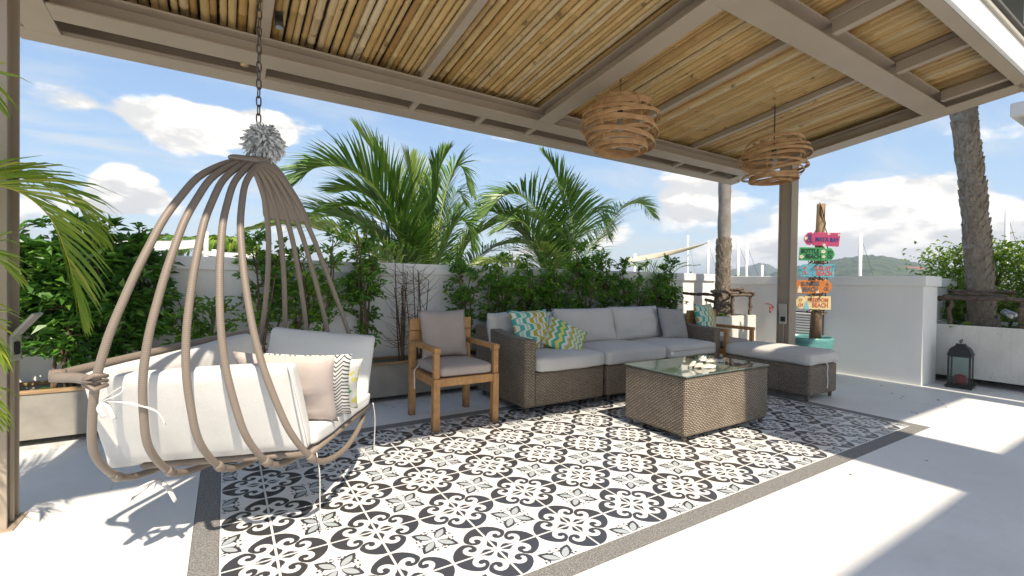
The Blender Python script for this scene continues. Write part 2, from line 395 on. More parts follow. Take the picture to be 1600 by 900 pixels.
def link(name, me, parent=None, M=None):
    o = bpy.data.objects.new(name, me); col.objects.link(o)
    if parent is not None: o.parent = parent
    if M is not None: o.matrix_local = M
    return o
def tag(o, label=None, cat=None, group=None, kind=None):
    if label: o['label'] = label
    if cat: o['category'] = cat
    if group: o['group'] = group
    if kind: o['kind'] = kind
    return o
def empty(name, loc, label, cat, group=None, rz=0.0):
    o = bpy.data.objects.new(name, None); col.objects.link(o); o.location = loc; o.rotation_euler = (0, 0, rz); o.empty_display_size = .1
    return tag(o, label, cat, group)
def bevel(o, w=.004, seg=2, angle=40):
    md = o.modifiers.new('bevel', 'BEVEL'); md.width = w; md.segments = seg; md.limit_method = 'ANGLE'; md.angle_limit = R(angle); md.harden_normals = False; return o
def at(o, root): return o     # readability only
def smoothpath(pts, n=6, closed=False):
    """Catmull-Rom through the points"""
    P = [Vector(p) for p in pts]; out = []; N = len(P)
    for i in range(N if closed else N-1):
        a = P[(i-1) % N] if closed or i else P[0]*2 - P[1]; b = P[i]; c = P[(i+1) % N]; d = P[(i+2) % N] if closed or i+2 < N else P[-1]*2 - P[-2]
        for k in range(n):
            t = k/n; out.append(.5*((2*b) + (c-a)*t + (2*a-5*b+4*c-d)*t*t + (3*b-a-3*c+d)*t**3))
    if not closed: out.append(P[-1])
    return out
def rbox(w, d, h, r=.03, puff=.02, cuts=9, wr=.004, seed=0, mats='fabric_grey', name='cushion'):
    """upholstered block, centred in plan, z from 0 to h"""
    bm = bmesh.new(); bmesh.ops.create_cube(bm, size=2); bmesh.ops.subdivide_edges(bm, edges=bm.edges, cuts=cuts, use_grid_fill=True)
    H = V(w/2, d/2, h/2); so = V(seed*3.7, seed*1.3, 0)
    for v in bm.verts:
        u = v.co.copy()
        u = V(*[math.copysign(min(1, abs(c))**.8, c) for c in u])      # more rows near the edges
        p = V(u.x*H.x, u.y*H.y, u.z*H.z); q = V(*[max(-(H[i]-r), min(H[i]-r, p[i])) for i in range(3)]); dlt = p-q
        if dlt.length > 1e-6: p = q + dlt.normalized()*r
        p.z += puff*u.z*(1-u.x**2)*(1-u.y**2)
        p.y += puff*.5*u.y*(1-u.x**2)*(1-u.z**2)*(abs(u.y) > .9); p.x += puff*.5*u.x*(1-u.y**2)*(1-u.z**2)*(abs(u.x) > .9)
        p += wr*V(mnoise.noise(p*7+so), mnoise.noise(p*7+so+V(9, 0, 0)), mnoise.noise(p*6+so+V(0, 9, 0)))
        v.co = p + V(0, 0, h/2)
    me = bpy.data.meshes.new(name); bm.to_mesh(me); bm.free(); me.materials.append(MAT[mats])
    me.polygons.foreach_set('use_smooth', [True]*len(me.polygons)); return me
def pillow(w, h, t, mats, seed=0, n=16, name='pillow', pinch=.07):
    """scatter cushion in the xz plane, bottom edge at z=0, bulging along y"""
    mb = MB(); idx = {}
    def P(i, j, sgn):
        u = -1+2*i/n; v = -1+2*j/n
        th = ((1-abs(u)**2.6)*(1-abs(v)**2.6))**.55
        x = u*w/2*(1-pinch*(1-v*v)*abs(u)); z = v*h/2*(1-pinch*(1-u*u)*abs(v))
        y = sgn*t/2*th*(1+.25*mnoise.noise(V(u*1.7+seed, v*1.7, sgn))) + .012*mnoise.noise(V(u*4, v*4, seed+sgn))*th
        return (x, y, z+h/2)
    for sgn in (-1, 1):
        for i in range(n+1):
            for j in range(n+1):
                edge = i in (0, n) or j in (0, n)
                key = (i, j, 0 if edge else sgn)
                if key not in idx: idx[key] = len(mb.v); mb.v.append(P(i, j, sgn))
        g = lambda i, j: idx[(i, j, 0 if i in (0, n) or j in (0, n) else sgn)]
        for i in range(n):
            for j in range(n):
                q = [(i, j), (i+1, j), (i+1, j+1), (i, j+1)]
                if sgn > 0: q.reverse()
                mb.face([g(*c) for c in q], 0, [(c[0]/n, c[1]/n) for c in q])
    return mb.mesh(name, mats, True)
def place(o, loc, rx=0, ry=0, rz=0):
    o.matrix_world = Matrix.Translation(loc) @ Matrix.Rotation(rz, 4, 'Z') @ Matrix.Rotation(rx, 4, 'X') @ Matrix.Rotation(ry, 4, 'Y'); return o
def ray(u, v): return cf + cr*((u-800)/FPX) - cu*((v-450)/FPX)          # survey: a point of the photograph at a known depth
def aty(u, v, y): d = ray(u, v); return CAM + d*((y-CAM.y)/d.y)
def atx(u, v, x): d = ray(u, v); return CAM + d*((x-CAM.x)/d.x)

# ------------------------------------------------------------------ ground, terrace, tiles
g = MB(); S_ = 9000; g.add([(-S_, -S_, -.75), (S_, -S_, -.75), (S_, S_, -.75), (-S_, S_, -.75)], [(0, 1, 2, 3)]); tag(g.build('ground', 'ground'), kind='structure')
TX0, TX1, TY0, TY1 = -.2, 4.6, -.6, 1.4; BW = .1
t = MB()
ox0, ox1, oy0, oy1 = TX0-BW, TX1+BW, TY0-BW, TY1+BW
for (x0, x1, y0, y1) in ((-9, 16, -14, oy0-.002), (-9, 16, oy1+.002, 6.0), (-9, ox0-.002, oy0-.002, oy1+.002), (ox1+.002, 16, oy0-.002, oy1+.002)):
    t.box(x0, x1, y0, y1, -.5, 0)
t.box(ox0-.002, ox1+.002, oy0-.002, oy1+.002, -.5, -.03)
terrace = tag(t.build('terrace_floor', 'concrete_floor'), kind='structure')
for (x0_, x1_, y0_, y1_) in ((5.62, 5.626, -14, 2.15), (-.70, -.694, -14, 2.15), (4.75, 16, -1.42, -1.414), (4.75, 6.6, 1.30, 1.306)):
    MB().box(x0_, x1_, y0_, y1_, -.002, .0006).build('floor_joint', 'planter_white', terrace)
tf = tag(MB().box(TX0, TX1, TY0, TY1, -.029, -.0018).build('tile_floor', 'grout'), kind='structure')
for i, (x0, x1, y0, y1) in enumerate(((ox0, ox1, oy0, TY0-.002), (ox0, ox1, TY1+.002, oy1), (ox0, TX0-.002, TY0-.002, TY1+.002), (TX1+.002, ox1, TY0-.002, TY1+.002))):
    b = MB().box(x0, x1, y0, y1, -.029, .001).build('granite_strip', 'granite', tf)
def tile_mesh():
    T = .1985; hh = T/2
    polys = []
    C_ = [(.975, .02), (.96, .13), (.915, .24), (.84, .345), (.745, .43), (.64, .485), (.555, .50), (.475, .462), (.40, .395), (.36, .32), (.358, .235), (.405, .168), (.47, .148), (.535, .172), (.567, .225), (.55, .275), (.50, .292), (.465, .277), (.45, .30), (.465, .345),
          (.515, .375), (.585, .37), (.645, .33), (.68, .265), (.68, .19), (.645, .115), (.59, .06), (.545, .02)]
    Lf = [(.075, .022), (.14, .085), (.22, .125), (.285, .105), (.33, .06), (.43, .02)]
    B_ = [(.30, .17), (.36, .20), (.385, .25), (.35, .285), (.30, .265), (.275, .22)]
    for pl in (C_, Lf):
        polys.append((1, pl)); polys.append((1, [(y, x) for x, y in reversed(pl)]))
    def petal(t0, t1, wd, n=7):
        up = []; dn = []
        for k in range(n+1):
            f = k/n; tt = t0+(t1-t0)*f; ww = wd*math.sin(PI*min(1, f*.93+.07*f))**.8*(1 if 0 < k < n else 0)
            c = 1-tt/math.sqrt(2); up.append((c-ww*.7071, c+ww*.7071)); dn.append((c+ww*.7071, c-ww*.7071))
        return up + dn[-2:0:-1]
    polys.append((1, petal(.045, .56, .128))); polys.append((2, petal(.06, .46, .078)))
    for a in ([(.975, .70), (.915, .745), (.865, .72), (.885, .665), (.93, .705), (.97, .66)], [(.975, .58), (.935, .645), (.875, .635), (.90, .585), (.935, .605)], [(.855, .645), (.825, .695), (.785, .67), (.815, .625)]):
        polys.append((1, a)); polys.append((1, [(y, x) for x, y in reversed(a)]))
    co = [Vector((0, 0)), Vector((1, 0)), Vector((1, 1)), Vector((0, 1))]; fs = [[0, 1, 2, 3]]; kinds = [0]
    for kd, pl in polys:
        ar = sum(pl[i][0]*pl[(i+1) % len(pl)][1]-pl[(i+1) % len(pl)][0]*pl[i][1] for i in range(len(pl)))
        if ar < 0: pl = pl[::-1]
        o = len(co); co += [Vector(p) for p in pl]; fs.append(list(range(o, o+len(pl)))); kinds.append(kd)
    vo, eo, fo, _, _, of = delaunay_2d_cdt(co, [], fs, 1, 1e-5)
    mb = MB(); mb.v = [((p.x-.5)*T, (p.y-.5)*T, 0) for p in vo]
    for f_, o_ in zip(fo, of): mb.face(list(f_), max([kinds[i] for i in o_] or [0]))
    o = len(mb.v); mb.v += [(x*hh, y*hh, z) for z in (0, -.008) for x, y in ((-1, -1), (1, -1), (1, 1), (-1, 1))]
    for i in range(4): mb.face([o+i, o+4+i, o+4+(i+1) % 4, o+(i+1) % 4])
    return mb.mesh('tile', ['tile_white', 'tile_dark', 'tile_grey'], False)
tme = tile_mesh()
for i in range(24):
    for j in range(10):
        ii, jj = i-1, j-3                                              # tile index from the medallion at the origin
        k = {(0, 0): 0, (1, 0): 1, (1, 1): 2, (0, 1): 3}[(ii % 2, jj % 2)]
        o = link('tile', tme, tf); o.location = (.2*ii+.1, .2*jj+.1, rnd.uniform(-.0004, .0004)); o.rotation_euler = (0, 0, k*PI/2)

# ------------------------------------------------------------------ perimeter walls
WZ = 1.31
fw = empty('far_wall', (2, 2.6, 0), 'long white rendered garden wall behind the hedge and the sofa', 'wall')
def rel(o, root): o.parent = root; o.matrix_parent_inverse = Matrix.Translation(-root.location) if root.rotation_euler.z == 0 else root.matrix_basis.inverted(); return o
rel(bevel(MB().box(-6, 6.652, 2.6, 2.8, 0, 1.2).build('wall_panel', 'wall_paint')), fw)
rel(bevel(MB().box(-6, 6.62, 2.57, 2.83, 1.2, WZ).build('coping', 'wall_paint'), .006), fw)
rw = empty('side_wall', (6.9, 1.2, 0), 'white rendered side wall with louvred vent behind the teal pot', 'wall')
rel(bevel(MB().box(6.655, 7.10, -.06, 2.80, 0, 1.155).build('wall_panel', 'wall_paint')), rw)
rel(bevel(MB().box(6.63, 7.13, -.09, 2.83, 1.155, 1.275).build('coping', 'wall_paint'), .006), rw)
rel(bevel(MB().box(7.105, 8.9, .25, .50, 0, 1.15).build('wall_panel', 'wall_paint')), rw)
rel(bevel(MB().box(7.133, 8.9, .22, .53, 1.15, 1.272).build('coping', 'wall_paint'), .006), rw)
vent = rel(MB().box(6.640, 6.656, 1.03, 1.50, .36, .80).build('vent_frame', 'wall_paint'), rw)
for k in range(11):
    z = .385+k*.036
    q = [V(6.640, 1.05, z), V(6.640, 1.48, z), V(6.640, 1.48, z+.018), V(6.640, 1.05, z+.018)]
    rel(MB().hexa([p+V(-.001, 0, .012) for p in q], [p+V(-.018, 0, -.004) for p in q]).build('louvre', 'wall_paint'), rw)
rel(MB().box(6.632, 6.6395, 1.045, 1.485, .372, .785).build('vent_dark_plate', 'hole_shade'), rw)  # flat dark plate, the shade inside the vent put into its colour
rel(MB().tube([(6.645, .98, 0), (6.645, .98, .93)], .008, 6).build('conduit', 'dark_trim'), rw)
for y in (): rel(MB().tube([(6.654, y, 0.0), (6.654, y, 1.155)], .0014, 4).build('render_joint', 'planter_grey'), rw)
vl = tag(MB().tube([(6.66, 1.66, .82), (6.60, 1.66, .82), (6.585, 1.66, .80)], .014, 8).tube([(6.62, 1.66, .83), (6.62, 1.66, .86), (6.61, 1.70, .868), (6.60, 1.745, .87)], .007, 6).tube([(6.585, 1.66, .80), (6.585, 1.66, .74)], .011, 8).build('garden_tap', 'valve_red', smooth=True),
    'small garden tap with a red lever on the side wall beside the steel post', 'tap')

# ------------------------------------------------------------------ pergola
SL = math.tan(R(7.0))
def fz(y, off=0.0): return 2.56 - SL*(y-1.30) + off
pg = empty('pergola', (2.2, .9, 0), 'taupe steel pergola with a bamboo pole ceiling over the terrace', 'pergola')
def P_(o): return rel(o, pg)
def ibeam_x(name, y0, y1, x0, x1, h=.12, tk=.012):
    """I-section along x, flanges follow the fall of the roof"""
    mb = MB(); ym = (y0+y1)/2
    for a, b, o0, o1 in ((y0, y1, 0, tk), (ym-.005, ym+.005, tk, h-tk), (y0, y1, h-tk, h)):
        q0 = [V(x0, a, fz(a, o0)), V(x0, b, fz(b, o0)), V(x0, b, fz(b, o1)), V(x0, a, fz(a, o1))]
        mb.hexa(q0, [p+V(x1-x0, 0, 0) for p in q0])
    return P_(bevel(mb.build(name, 'painted_steel'), .002))
def ibeam_y(name, x0, x1, y0, y1, h=.12, tk=.012, off=0.0):
    mb = MB(); xm = (x0+x1)/2
    for a, b, o0, o1 in ((x0, x1, 0, tk), (xm-.005, xm+.005, tk, h-tk), (x0, x1, h-tk, h)):
        q0 = [V(a, y0, fz(y0, off+o0)), V(b, y0, fz(y0, off+o0)), V(b, y0, fz(y0, off+o1)), V(a, y0, fz(y0, off+o1))]
        q1 = [V(p.x, y1, p.z - SL*(y1-y0)) for p in q0]; mb.hexa(q0, q1)
    return P_(bevel(mb.build(name, 'painted_steel'), .002))
def bar_y(name, x0, x1, y0, y1, o0, o1, m='painted_steel'):
    q0 = [V(x0, y0, fz(y0, o0)), V(x1, y0, fz(y0, o0)), V(x1, y0, fz(y0, o1)), V(x0, y0, fz(y0, o1))]
    q1 = [V(p.x, y1, p.z - SL*(y1-y0)) for p in q0]
    return P_(bevel(MB().hexa(q0, q1).build(name, m), .003))
PX0, PX1 = -1.20, 5.70
ibeam_x('far_beam', 1.30, 1.45, -1.0+.001, 5.42-.001)
ibeam_x('front_beam', -.55, -.38, -1.0+.001, 5.42-.001)
ibeam_y('end_beam', -1.15, -1.0, -1.03, 1.60); ibeam_y('end_beam', 5.42, 5.57, -1.03, 1.60)
ibeam_y('rafter', 2.155, 2.315, -.379, 1.299)
# channel fascia along the far eave and both ends
def chan_x(name, y0, y1, yw0, yw1, x0, x1, h=.15, lipup=None):
    mb = MB()
    for a, b, o0, o1 in ((y0, y1, 0, .012), (yw0, yw1, .012, h)):
        q0 = [V(x0, a, fz(a, o0)), V(x0, b, fz(b, o0)), V(x0, b, fz(b, o1)), V(x0, a, fz(a, o1))]; mb.hexa(q0, [p+V(x1-x0, 0, 0) for p in q0])
    return P_(bevel(mb.build(name, 'painted_steel'), .002))
chan_x('eave_channel', 1.615, 1.735, 1.70, 1.712, PX0, PX1, .20)
chan_x('eave_lip', 1.60, 1.613, 1.60, 1.613, PX0+.02, PX1-.02, .03)
chan_x('near_channel', -1.06, -.985, -1.06, -1.045, PX0, PX1, .20)
bar_y('end_channel', 5.60, 5.70, -1.04, 1.60, .015, .028); bar_y('end_channel', 5.685, 5.70, -1.04, 1.60, .028, .20)
bar_y('end_channel', -1.20, -1.153, -1.04, 1.60, .015, .20)
for x in (.02, 1.10, 3.25, 4.33):
    bar_y('joist', x-.028, x+.028, -1.03, 1.60, .12, .172)
for x in (5.30, 4.31, 3.27, 2.23, 1.1):
    bar_y('outrigger', x-.03, x+.03, -1.043, -.553, .03, .118)
for x in (.02, 1.10, 1.70, 2.23, 3.25, 4.33, 4.95):
    bar_y('eave_strut', x-.022, x+.022, 1.453, 1.612, .004, .03)
for cx in (-1.075, 5.55):
    mb = MB(); zt = fz(.9)-.01
    mb.box(cx-.075, cx+.075, .82, .832, 0, zt).box(cx-.075, cx+.075, .958, .97, 0, zt).box(cx-.052, cx+.052, .832, .958, 0, zt)
    P_(bevel(mb.build('column', 'painted_steel'), .0025))
    P_(MB().box(cx-.1, cx+.1, .80, .99, 0, .008).build('base_plate', 'painted_steel'))
    P_(MB().box(cx-.074, cx+.074, .815, .975, zt+.0, zt+.012).build('cap_plate', 'painted_steel'))
# near fascia board and roof skin
P_(bevel(MB().box(PX0, PX1+.02, -1.088, -1.062, fz(-1.07), fz(-1.07)+.185).build('fascia_board', 'white_board'), .004))
P_(MB().box(PX0, PX1+.03, -1.105, -1.06, fz(-1.07)+.187, fz(-1.07)+.215).build('drip_edge', 'plastic_grey'))
bar_y('roof_sheet', PX0-.02, PX1+.03, -1.12, 1.76, .235, .26, 'roof_sheet')
# bamboo ceiling
def bamboo(seed, L=2.70):
    r_ = random.Random(seed); mb = MB(); R0 = .0229; y = 0; pts = []; rs = []
    def ring(y, k): pts.append((0, y, r_.uniform(-.0008, .0008))); rs.append(R0*k)
    ring(0, 1); nx = r_.uniform(.08, .3)
    while nx < L-.03:
        ring(nx-.014, .985); ring(nx-.004, 1.09); ring(nx+.004, 1.09); ring(nx+.012, .965); nx += r_.uniform(.22, .38)
    ring(L, .97)
    mb.tube(pts, rs, 9, caps=True)
    return mb.mesh('bamboo_pole', 'bamboo', True, boxuv=False)
bms = [bamboo(i) for i in range(9)]
pit = R(-7.0); x = -1.13; k = 0
while x < 5.66:
    s_ = rnd.uniform(.80, 1.16); x += .0245*s_ + (rnd.uniform(.002, .010) if rnd.random() < .15 else 0)
    o = link('bamboo_pole', bms[rnd.randrange(9)]); e_ = rnd.uniform(-.012, .02)
    flip = rnd.random() < .5
    if not flip:
        o.matrix_basis = Matrix.Translation((x, -1.035+e_*.3, fz(-1.035, .196+rnd.uniform(-.006, .007)))) @ Matrix.Rotation(pit, 4, 'X') @ Matrix.Rotation(rnd.uniform(-.004, .004), 4, 'Z') @ Matrix.Diagonal((s_, 1, s_, 1))
    else:
        o.matrix_basis = Matrix.Translation((x, -1.035+2.68+e_*.3, fz(-1.035+2.68, .196+rnd.uniform(-.006, .007)))) @ Matrix.Rotation(pit, 4, 'X') @ Matrix.Rotation(PI + rnd.uniform(-.004, .004), 4, 'Z') @ Matrix.Diagonal((s_, 1, s_, 1))
    rel(o, pg); x += .0243*s_
# stub of a pole let into the eave (seen by the chain)
P_(MB().tube([(-.085, 1.50, fz(1.5, .20)), (-.085, 1.50, fz(1.5, .012))], .024, 12).build('bamboo_stub', 'bamboo', smooth=True))

# outlets on the columns
def outlet(loc, label, ang):
    r = empty('outlet_box', loc, label, 'outlet', 'outlet boxes on the pergola posts')
    b = bevel(MB().box(-.045, .045, -.03, 0, -.06, .06).build('box', 'plastic_grey', r), .006)
    MB().box(-.026, .026, -.033, -.0295, -.03, .03).build('socket', 'hole_shade', r)
    lid = bevel(MB().box(-.045, .045, -.012, 0, 0, .125).build('lid', 'plastic_grey', r), .004); lid.matrix_local = Matrix.Translation((0, -.02, .062)) @ Matrix.Rotation(R(ang), 4, 'X')
    MB().tube([(0, -.012, -.06), (0, -.012, -loc[2]+.01)], .011, 8).build('conduit', 'painted_steel', r)
    return r
o1 = outlet((-1.035, .958, .80), 'grey outlet box with its lid up on the post at the left edge', 38)
o1.rotation_euler = (0, 0, R(84)); o1.location = (-1.021, .905, .80)
o2 = outlet((5.47, .90, .74), 'grey outlet box with its lid open on the post behind the ottoman', 12)
o2.rotation_euler = (0, 0, R(-82)); o2.location = (5.497, .895, .74)
sp = empty('ceiling_spotlight', (.085, 1.10, fz(1.10, .17)), 'small black spotlight fixed under the bamboo ceiling', 'spotlight')
MB().box(-.02, .02, -.02, .02, -.03, 0).build('bracket', 'black_metal', sp)
MB().tube([(0, 0, -.03), (0, -.01, -.09)], .024, 12).build('body', 'black_metal', sp, smooth=True)
MB().tube([(0, -.01, -.0905), (0, -.0105, -.094)], .02, 12).build('lens', 'steel_lamp', sp)

# ------------------------------------------------------------------ planters
def trough(name, x0, x1, y0, y1, h, label, m, gap=.045, rim=None, cat='planter', wt=.03, feet=None):
    r = empty(name, ((x0+x1)/2, y0, 0), label, cat); mb = MB()
    mb.box(x0, x1, y0, y0+wt, gap, h).box(x0, x1, y1-wt, y1, gap, h).box(x0, x0+wt, y0+wt+.0005, y1-wt-.0005, gap, h).box(x1-wt, x1, y0+wt+.0005, y1-wt-.0005, gap, h).box(x0+wt, x1-wt, y0+wt, y1-wt, gap, gap+.02)
    rel(bevel(mb.build('shell', m), .004), r)
    s = MB(); nx = max(2, int((x1-x0)/.12)); ny = 4
    for i in range(nx+1):
        for j in range(ny+1):
            s.v.append((x0+wt+(x1-x0-2*wt)*i/nx, y0+wt+(y1-y0-2*wt)*j/ny, h-.05+rnd.uniform(-.015, .015)))
    for i in range(nx):
        for j in range(ny): a = i*(ny+1)+j; s.face([a, a+ny+1, a+ny+2, a+1])
    rel(s.build('soil', 'soil'), r)
    if rim:
        q = MB().box(x0-.006, x1+.006, y0-.008, y0+wt+.012, h+.001, h+.024); rel(bevel(q.build('rim', rim), .004), r)
        q = MB().box(x0-.006, x1+.006, y1-wt-.012, y1+.004, h+.001, h+.024); rel(bevel(q.build('rim', rim), .004), r)
    for (fx, fy) in (feet or ((x0+.12, y0+.06), (x1-.2, y0+.06), (x0+.12, y1-.12), (x1-.2, y1-.12))):
        rel(MB().box(fx, fx+.1, fy, fy+.08, 0, gap).build('foot', m), r)
    return r
trough('trough_planter', -3.0, .30, 2.17, 2.55, .345, 'long grey trough planter with wooden rim behind the hanging chair', 'planter_grey', rim='planter_rim')
trough('trough_planter', .325, 2.95, 2.19, 2.55, .34, 'grey trough planter with wooden rim behind the teak armchair', 'planter_grey', rim='planter_rim')
trough('trough_planter', 2.975, 5.45, 2.19, 2.55, .34, 'grey trough planter hidden low behind the sofa hedge', 'planter_grey', rim='planter_rim')
trough('box_planter', 5.50, 6.47, 1.80, 2.50, .70, 'square white planter holding the palm in the wall corner', 'planter_white', gap=.05, wt=.05)
trough('box_planter', 7.22, 8.60, -2.6, .20, .70, 'large stained white planter behind the black lantern', 'planter_white', gap=.085, wt=.06, feet=((7.24, -.95), (7.24, -2.3), (7.24, .06), (8.4, -.9), (8.4, 0.)))

# ------------------------------------------------------------------ teak armchairs
def armchair(x0, y0, label, w=.56, d=.57):
    r = empty('armchair', (x0+w/2, y0+d/2, 0), label, 'armchair', 'teak armchairs')
    lg = .052; c = lambda o, b=.004: rel(bevel(o, b), r); x1, y1 = x0+w, y0+d
    for x in (x0, x1-lg):
        c(MB().box(x, x+lg, y0, y0+lg, 0, .398).build('leg', 'teak'))
        c(MB().box(x+.004, x+lg-.004, y0+.005, y0+lg-.007, .4, .592).build('arm_post', 'teak'))
        c(MB().box(x, x+lg, y1-lg, y1, 0, .61).build('leg', 'teak'))
        c(MB().box(x+.001, x+lg-.001, y0-.004, y1-lg-.001, .594, .632).build('armrest', 'teak'))
        c(MB().box(x+.008, x+lg-.008, y0+lg+.001, y1-lg-.001, .335, .398).build('side_rail', 'teak'))
    c(MB().box(x0+lg+.001, x1-lg-.001, y0+.006, y0+lg-.006, .335, .398).build('front_rail', 'teak'))
    c(MB().box(x0+lg+.001, x1-lg-.001, y1-lg+.006, y1-.006, .335, .398).build('rear_rail', 'teak'))
    for k in range(5):
        yy = y0+lg+.02+k*.09; c(MB().box(x0+lg+.001, x1-lg-.001, yy, yy+.065, .372, .39).build('seat_slat', 'teak'))
    for z0 in (.612, .715):
        c(MB().box(x0-.004, x1+.004, y1-lg+.004, y1-lg+.034, z0, z0+.1).build('back_board', 'teak'), .005)
    return r
CH = armchair(1.135, 1.13, 'teak armchair with a taupe cushion and pillow beside the wicker sofa')
cs = link('seat_cushion', rbox(.455, .50, .085, .028, .012, seed=1, mats='fabric_taupe')); cs.location = (1.415, 1.395, .401)
tag(cs, 'taupe seat pad lying on the armchair left of the sofa', 'cushion')
tt = MB().tube(smoothpath([(1.20, 1.60, .44), (1.17, 1.56, .43), (1.125, 1.52, .40), (1.118, 1.50, .33), (1.12, 1.50, .26)]), .005, 5).build('tie', 'tie'); tt.parent = cs; tt.matrix_parent_inverse = Matrix.Translation((-1.415, -1.395, -.401))
cb = link('back_pillow', pillow(.43, .42, .14, 'fabric_taupe', 3)); tag(cb, 'plain taupe pillow leaning on the back of the armchair left of the sofa', 'pillow')
place(cb, (1.412, 1.545, .478), rx=R(-13))
CH2 = armchair(4.69, 1.10, 'second teak armchair half hidden between the sofa end and the ottoman')
cs2 = link('seat_cushion', rbox(.455, .50, .085, .028, .012, seed=4, mats='fabric_taupe')); cs2.location = (4.97, 1.365, .401); tag(cs2, 'taupe seat pad on the far armchair behind the ottoman', 'cushion')
pl = link('scatter_pillow', pillow(.43, .43, .14, 'print_serpentine', 8)); tag(pl, 'teal and olive curvy patterned pillow on the far armchair behind the sofa arm', 'pillow')
place(pl, (4.90, 1.48, .478), rx=R(-12), rz=R(8))

# ------------------------------------------------------------------ wicker sofa
SY0, SY1 = 1.16, 2.06
def wbox(o, b=.018): return bevel(o, b, 3)
def feet(r, x0, x1, y0, y1):
    for x in (x0+.05, x1-.05):
        for y in (y0+.05, y1-.05): rel(MB().tube([(x, y, 0), (x, y, .062)], [.016, .021], 10).build('foot', 'wicker', smooth=True), r)
def module(x0, x1, label, arm=None):
    r = empty('sofa_module', ((x0+x1)/2, SY0, 0), label, 'sofa', 'wicker sofa modules'); A = .115; H = .355
    bx0 = x0+A+.001 if arm == 'L' else x0; bx1 = x1-A-.001 if arm == 'R' else x1
    rel(wbox(MB().box(bx0, bx1, SY0+.004, SY1-.14, .06, H).build('seat_base', 'wicker')), r)
    # back, leaning a little
    q0 = [V(bx0, SY1-.135, .06), V(bx1, SY1-.135, .06), V(bx1, SY1-.02, .06), V(bx0, SY1-.02, .06)]
    q1 = [V(bx0, SY1-.09, .68), V(bx1, SY1-.09, .68), V(bx1, SY1+.03, .68), V(bx0, SY1+.03, .68)]
    rel(wbox(MB().hexa(q0, q1).build('backrest', 'wicker')), r)
    if arm:
        a0, a1 = (x0, x0+A) if arm == 'L' else (x1-A, x1)
        pr = [(SY0, .06), (SY1-.02, .06), (SY1+.03, .70), (SY1-.15, .705)]
        for k in range(9): f = k/8; pr.append((SY1-.22-f*(SY1-.22-SY0), .70-.055*math.sin(min(1, f*1.15)*PI/2)))
        poly = [V(a0, y, z) for y, z in pr]
        rel(wbox(MB().prism(poly[::-1], (a1-a0, 0, 0)).build('arm', 'wicker')), r)
    feet(r, x0+.01, x1-.01, SY0, SY1-.03); return r
module(1.965, 2.865, 'wicker sofa module at the left end with an armrest', 'L')
module(2.905, 3.715, 'armless middle wicker sofa module partly behind the coffee table')
module(3.755, 4.665, 'wicker sofa module at the right end with an armrest', 'R')
def cush(name, x0, x1, y0, y1, z, h, label, seed, m='fabric_grey', puff=.02):
    o = link(name, rbox(x1-x0, y1-y0, h, .035, puff, 11, .006, seed, m)); o.location = ((x0+x1)/2, (y0+y1)/2, z); return tag(o, label, 'cushion')
cush('seat_cushion', 2.085, 2.855, 1.125, 1.90, .357, .135, 'grey seat cushion under the two patterned pillows at the left of the sofa', 11)
cush('seat_cushion', 2.87, 3.70, 1.115, 1.90, .357, .14, 'grey seat cushion in the middle of the wicker sofa', 12)
zc = cush('seat_cushion', 3.735, 4.545, 1.125, 1.90, .357, .135, 'grey seat cushion with a zip at the right end of the wicker sofa', 13)
zp = MB().tube([(-.36, -.40, .075), (-.1, -.402, .076), (.38, -.40, .08)], .004, 5).build('zip', 'fabric_taupe', zc)
tg = MB().box(-.40, -.355, -.407, -.402, .045, .075).build('care_tag', 'tie', zc)
def backc(x, w, label, seed, rz=0, lean=17, y=1.70, h=.40, th=.21):
    o = link('back_cushion', pillow(w, h, th, 'fabric_grey', seed, 18, 'back_cushion', .035)); tag(o, label, 'cushion')
    return place(o, (x, y, .478), rx=R(-lean), rz=R(rz))
backc(2.38, .80, 'grey back cushion behind the patterned pillows at the left of the sofa', 21, 2, 14, 1.76, .36)
backc(3.15, .86, 'wide grey back cushion in the middle of the sofa', 22)
backc(3.92, .80, 'grey back cushion right of the middle one on the sofa', 23, -1, 17, 1.70, .41)
backc(2.10, .30, 'narrow grey cushion end showing above the left sofa arm', 25, 20, 8, 1.80, .36, .14)
p1 = link('scatter_pillow', pillow(.48, .42, .13, 'print_serpentine', 31)); tag(p1, 'teal and olive curvy patterned pillow against the left sofa arm', 'pillow'); place(p1, (2.33, 1.50, .478), rx=R(-22), rz=R(6))
p2 = link('scatter_pillow', pillow(.42, .40, .13, 'print_zigzag', 32)); tag(p2, 'green and yellow zigzag striped pillow leaning over its neighbour on the sofa', 'pillow'); place(p2, (2.50, 1.36, .478), rx=R(-42), rz=R(-6), ry=R(34))
p3 = link('scatter_pillow', pillow(.40, .40, .13, 'print_maze', 33)); tag(p3, 'small grey and white geometric pillow at the right end of the sofa', 'pillow'); place(p3, (4.325, 1.50, .48), rx=R(-22), rz=R(-6), ry=R(4))

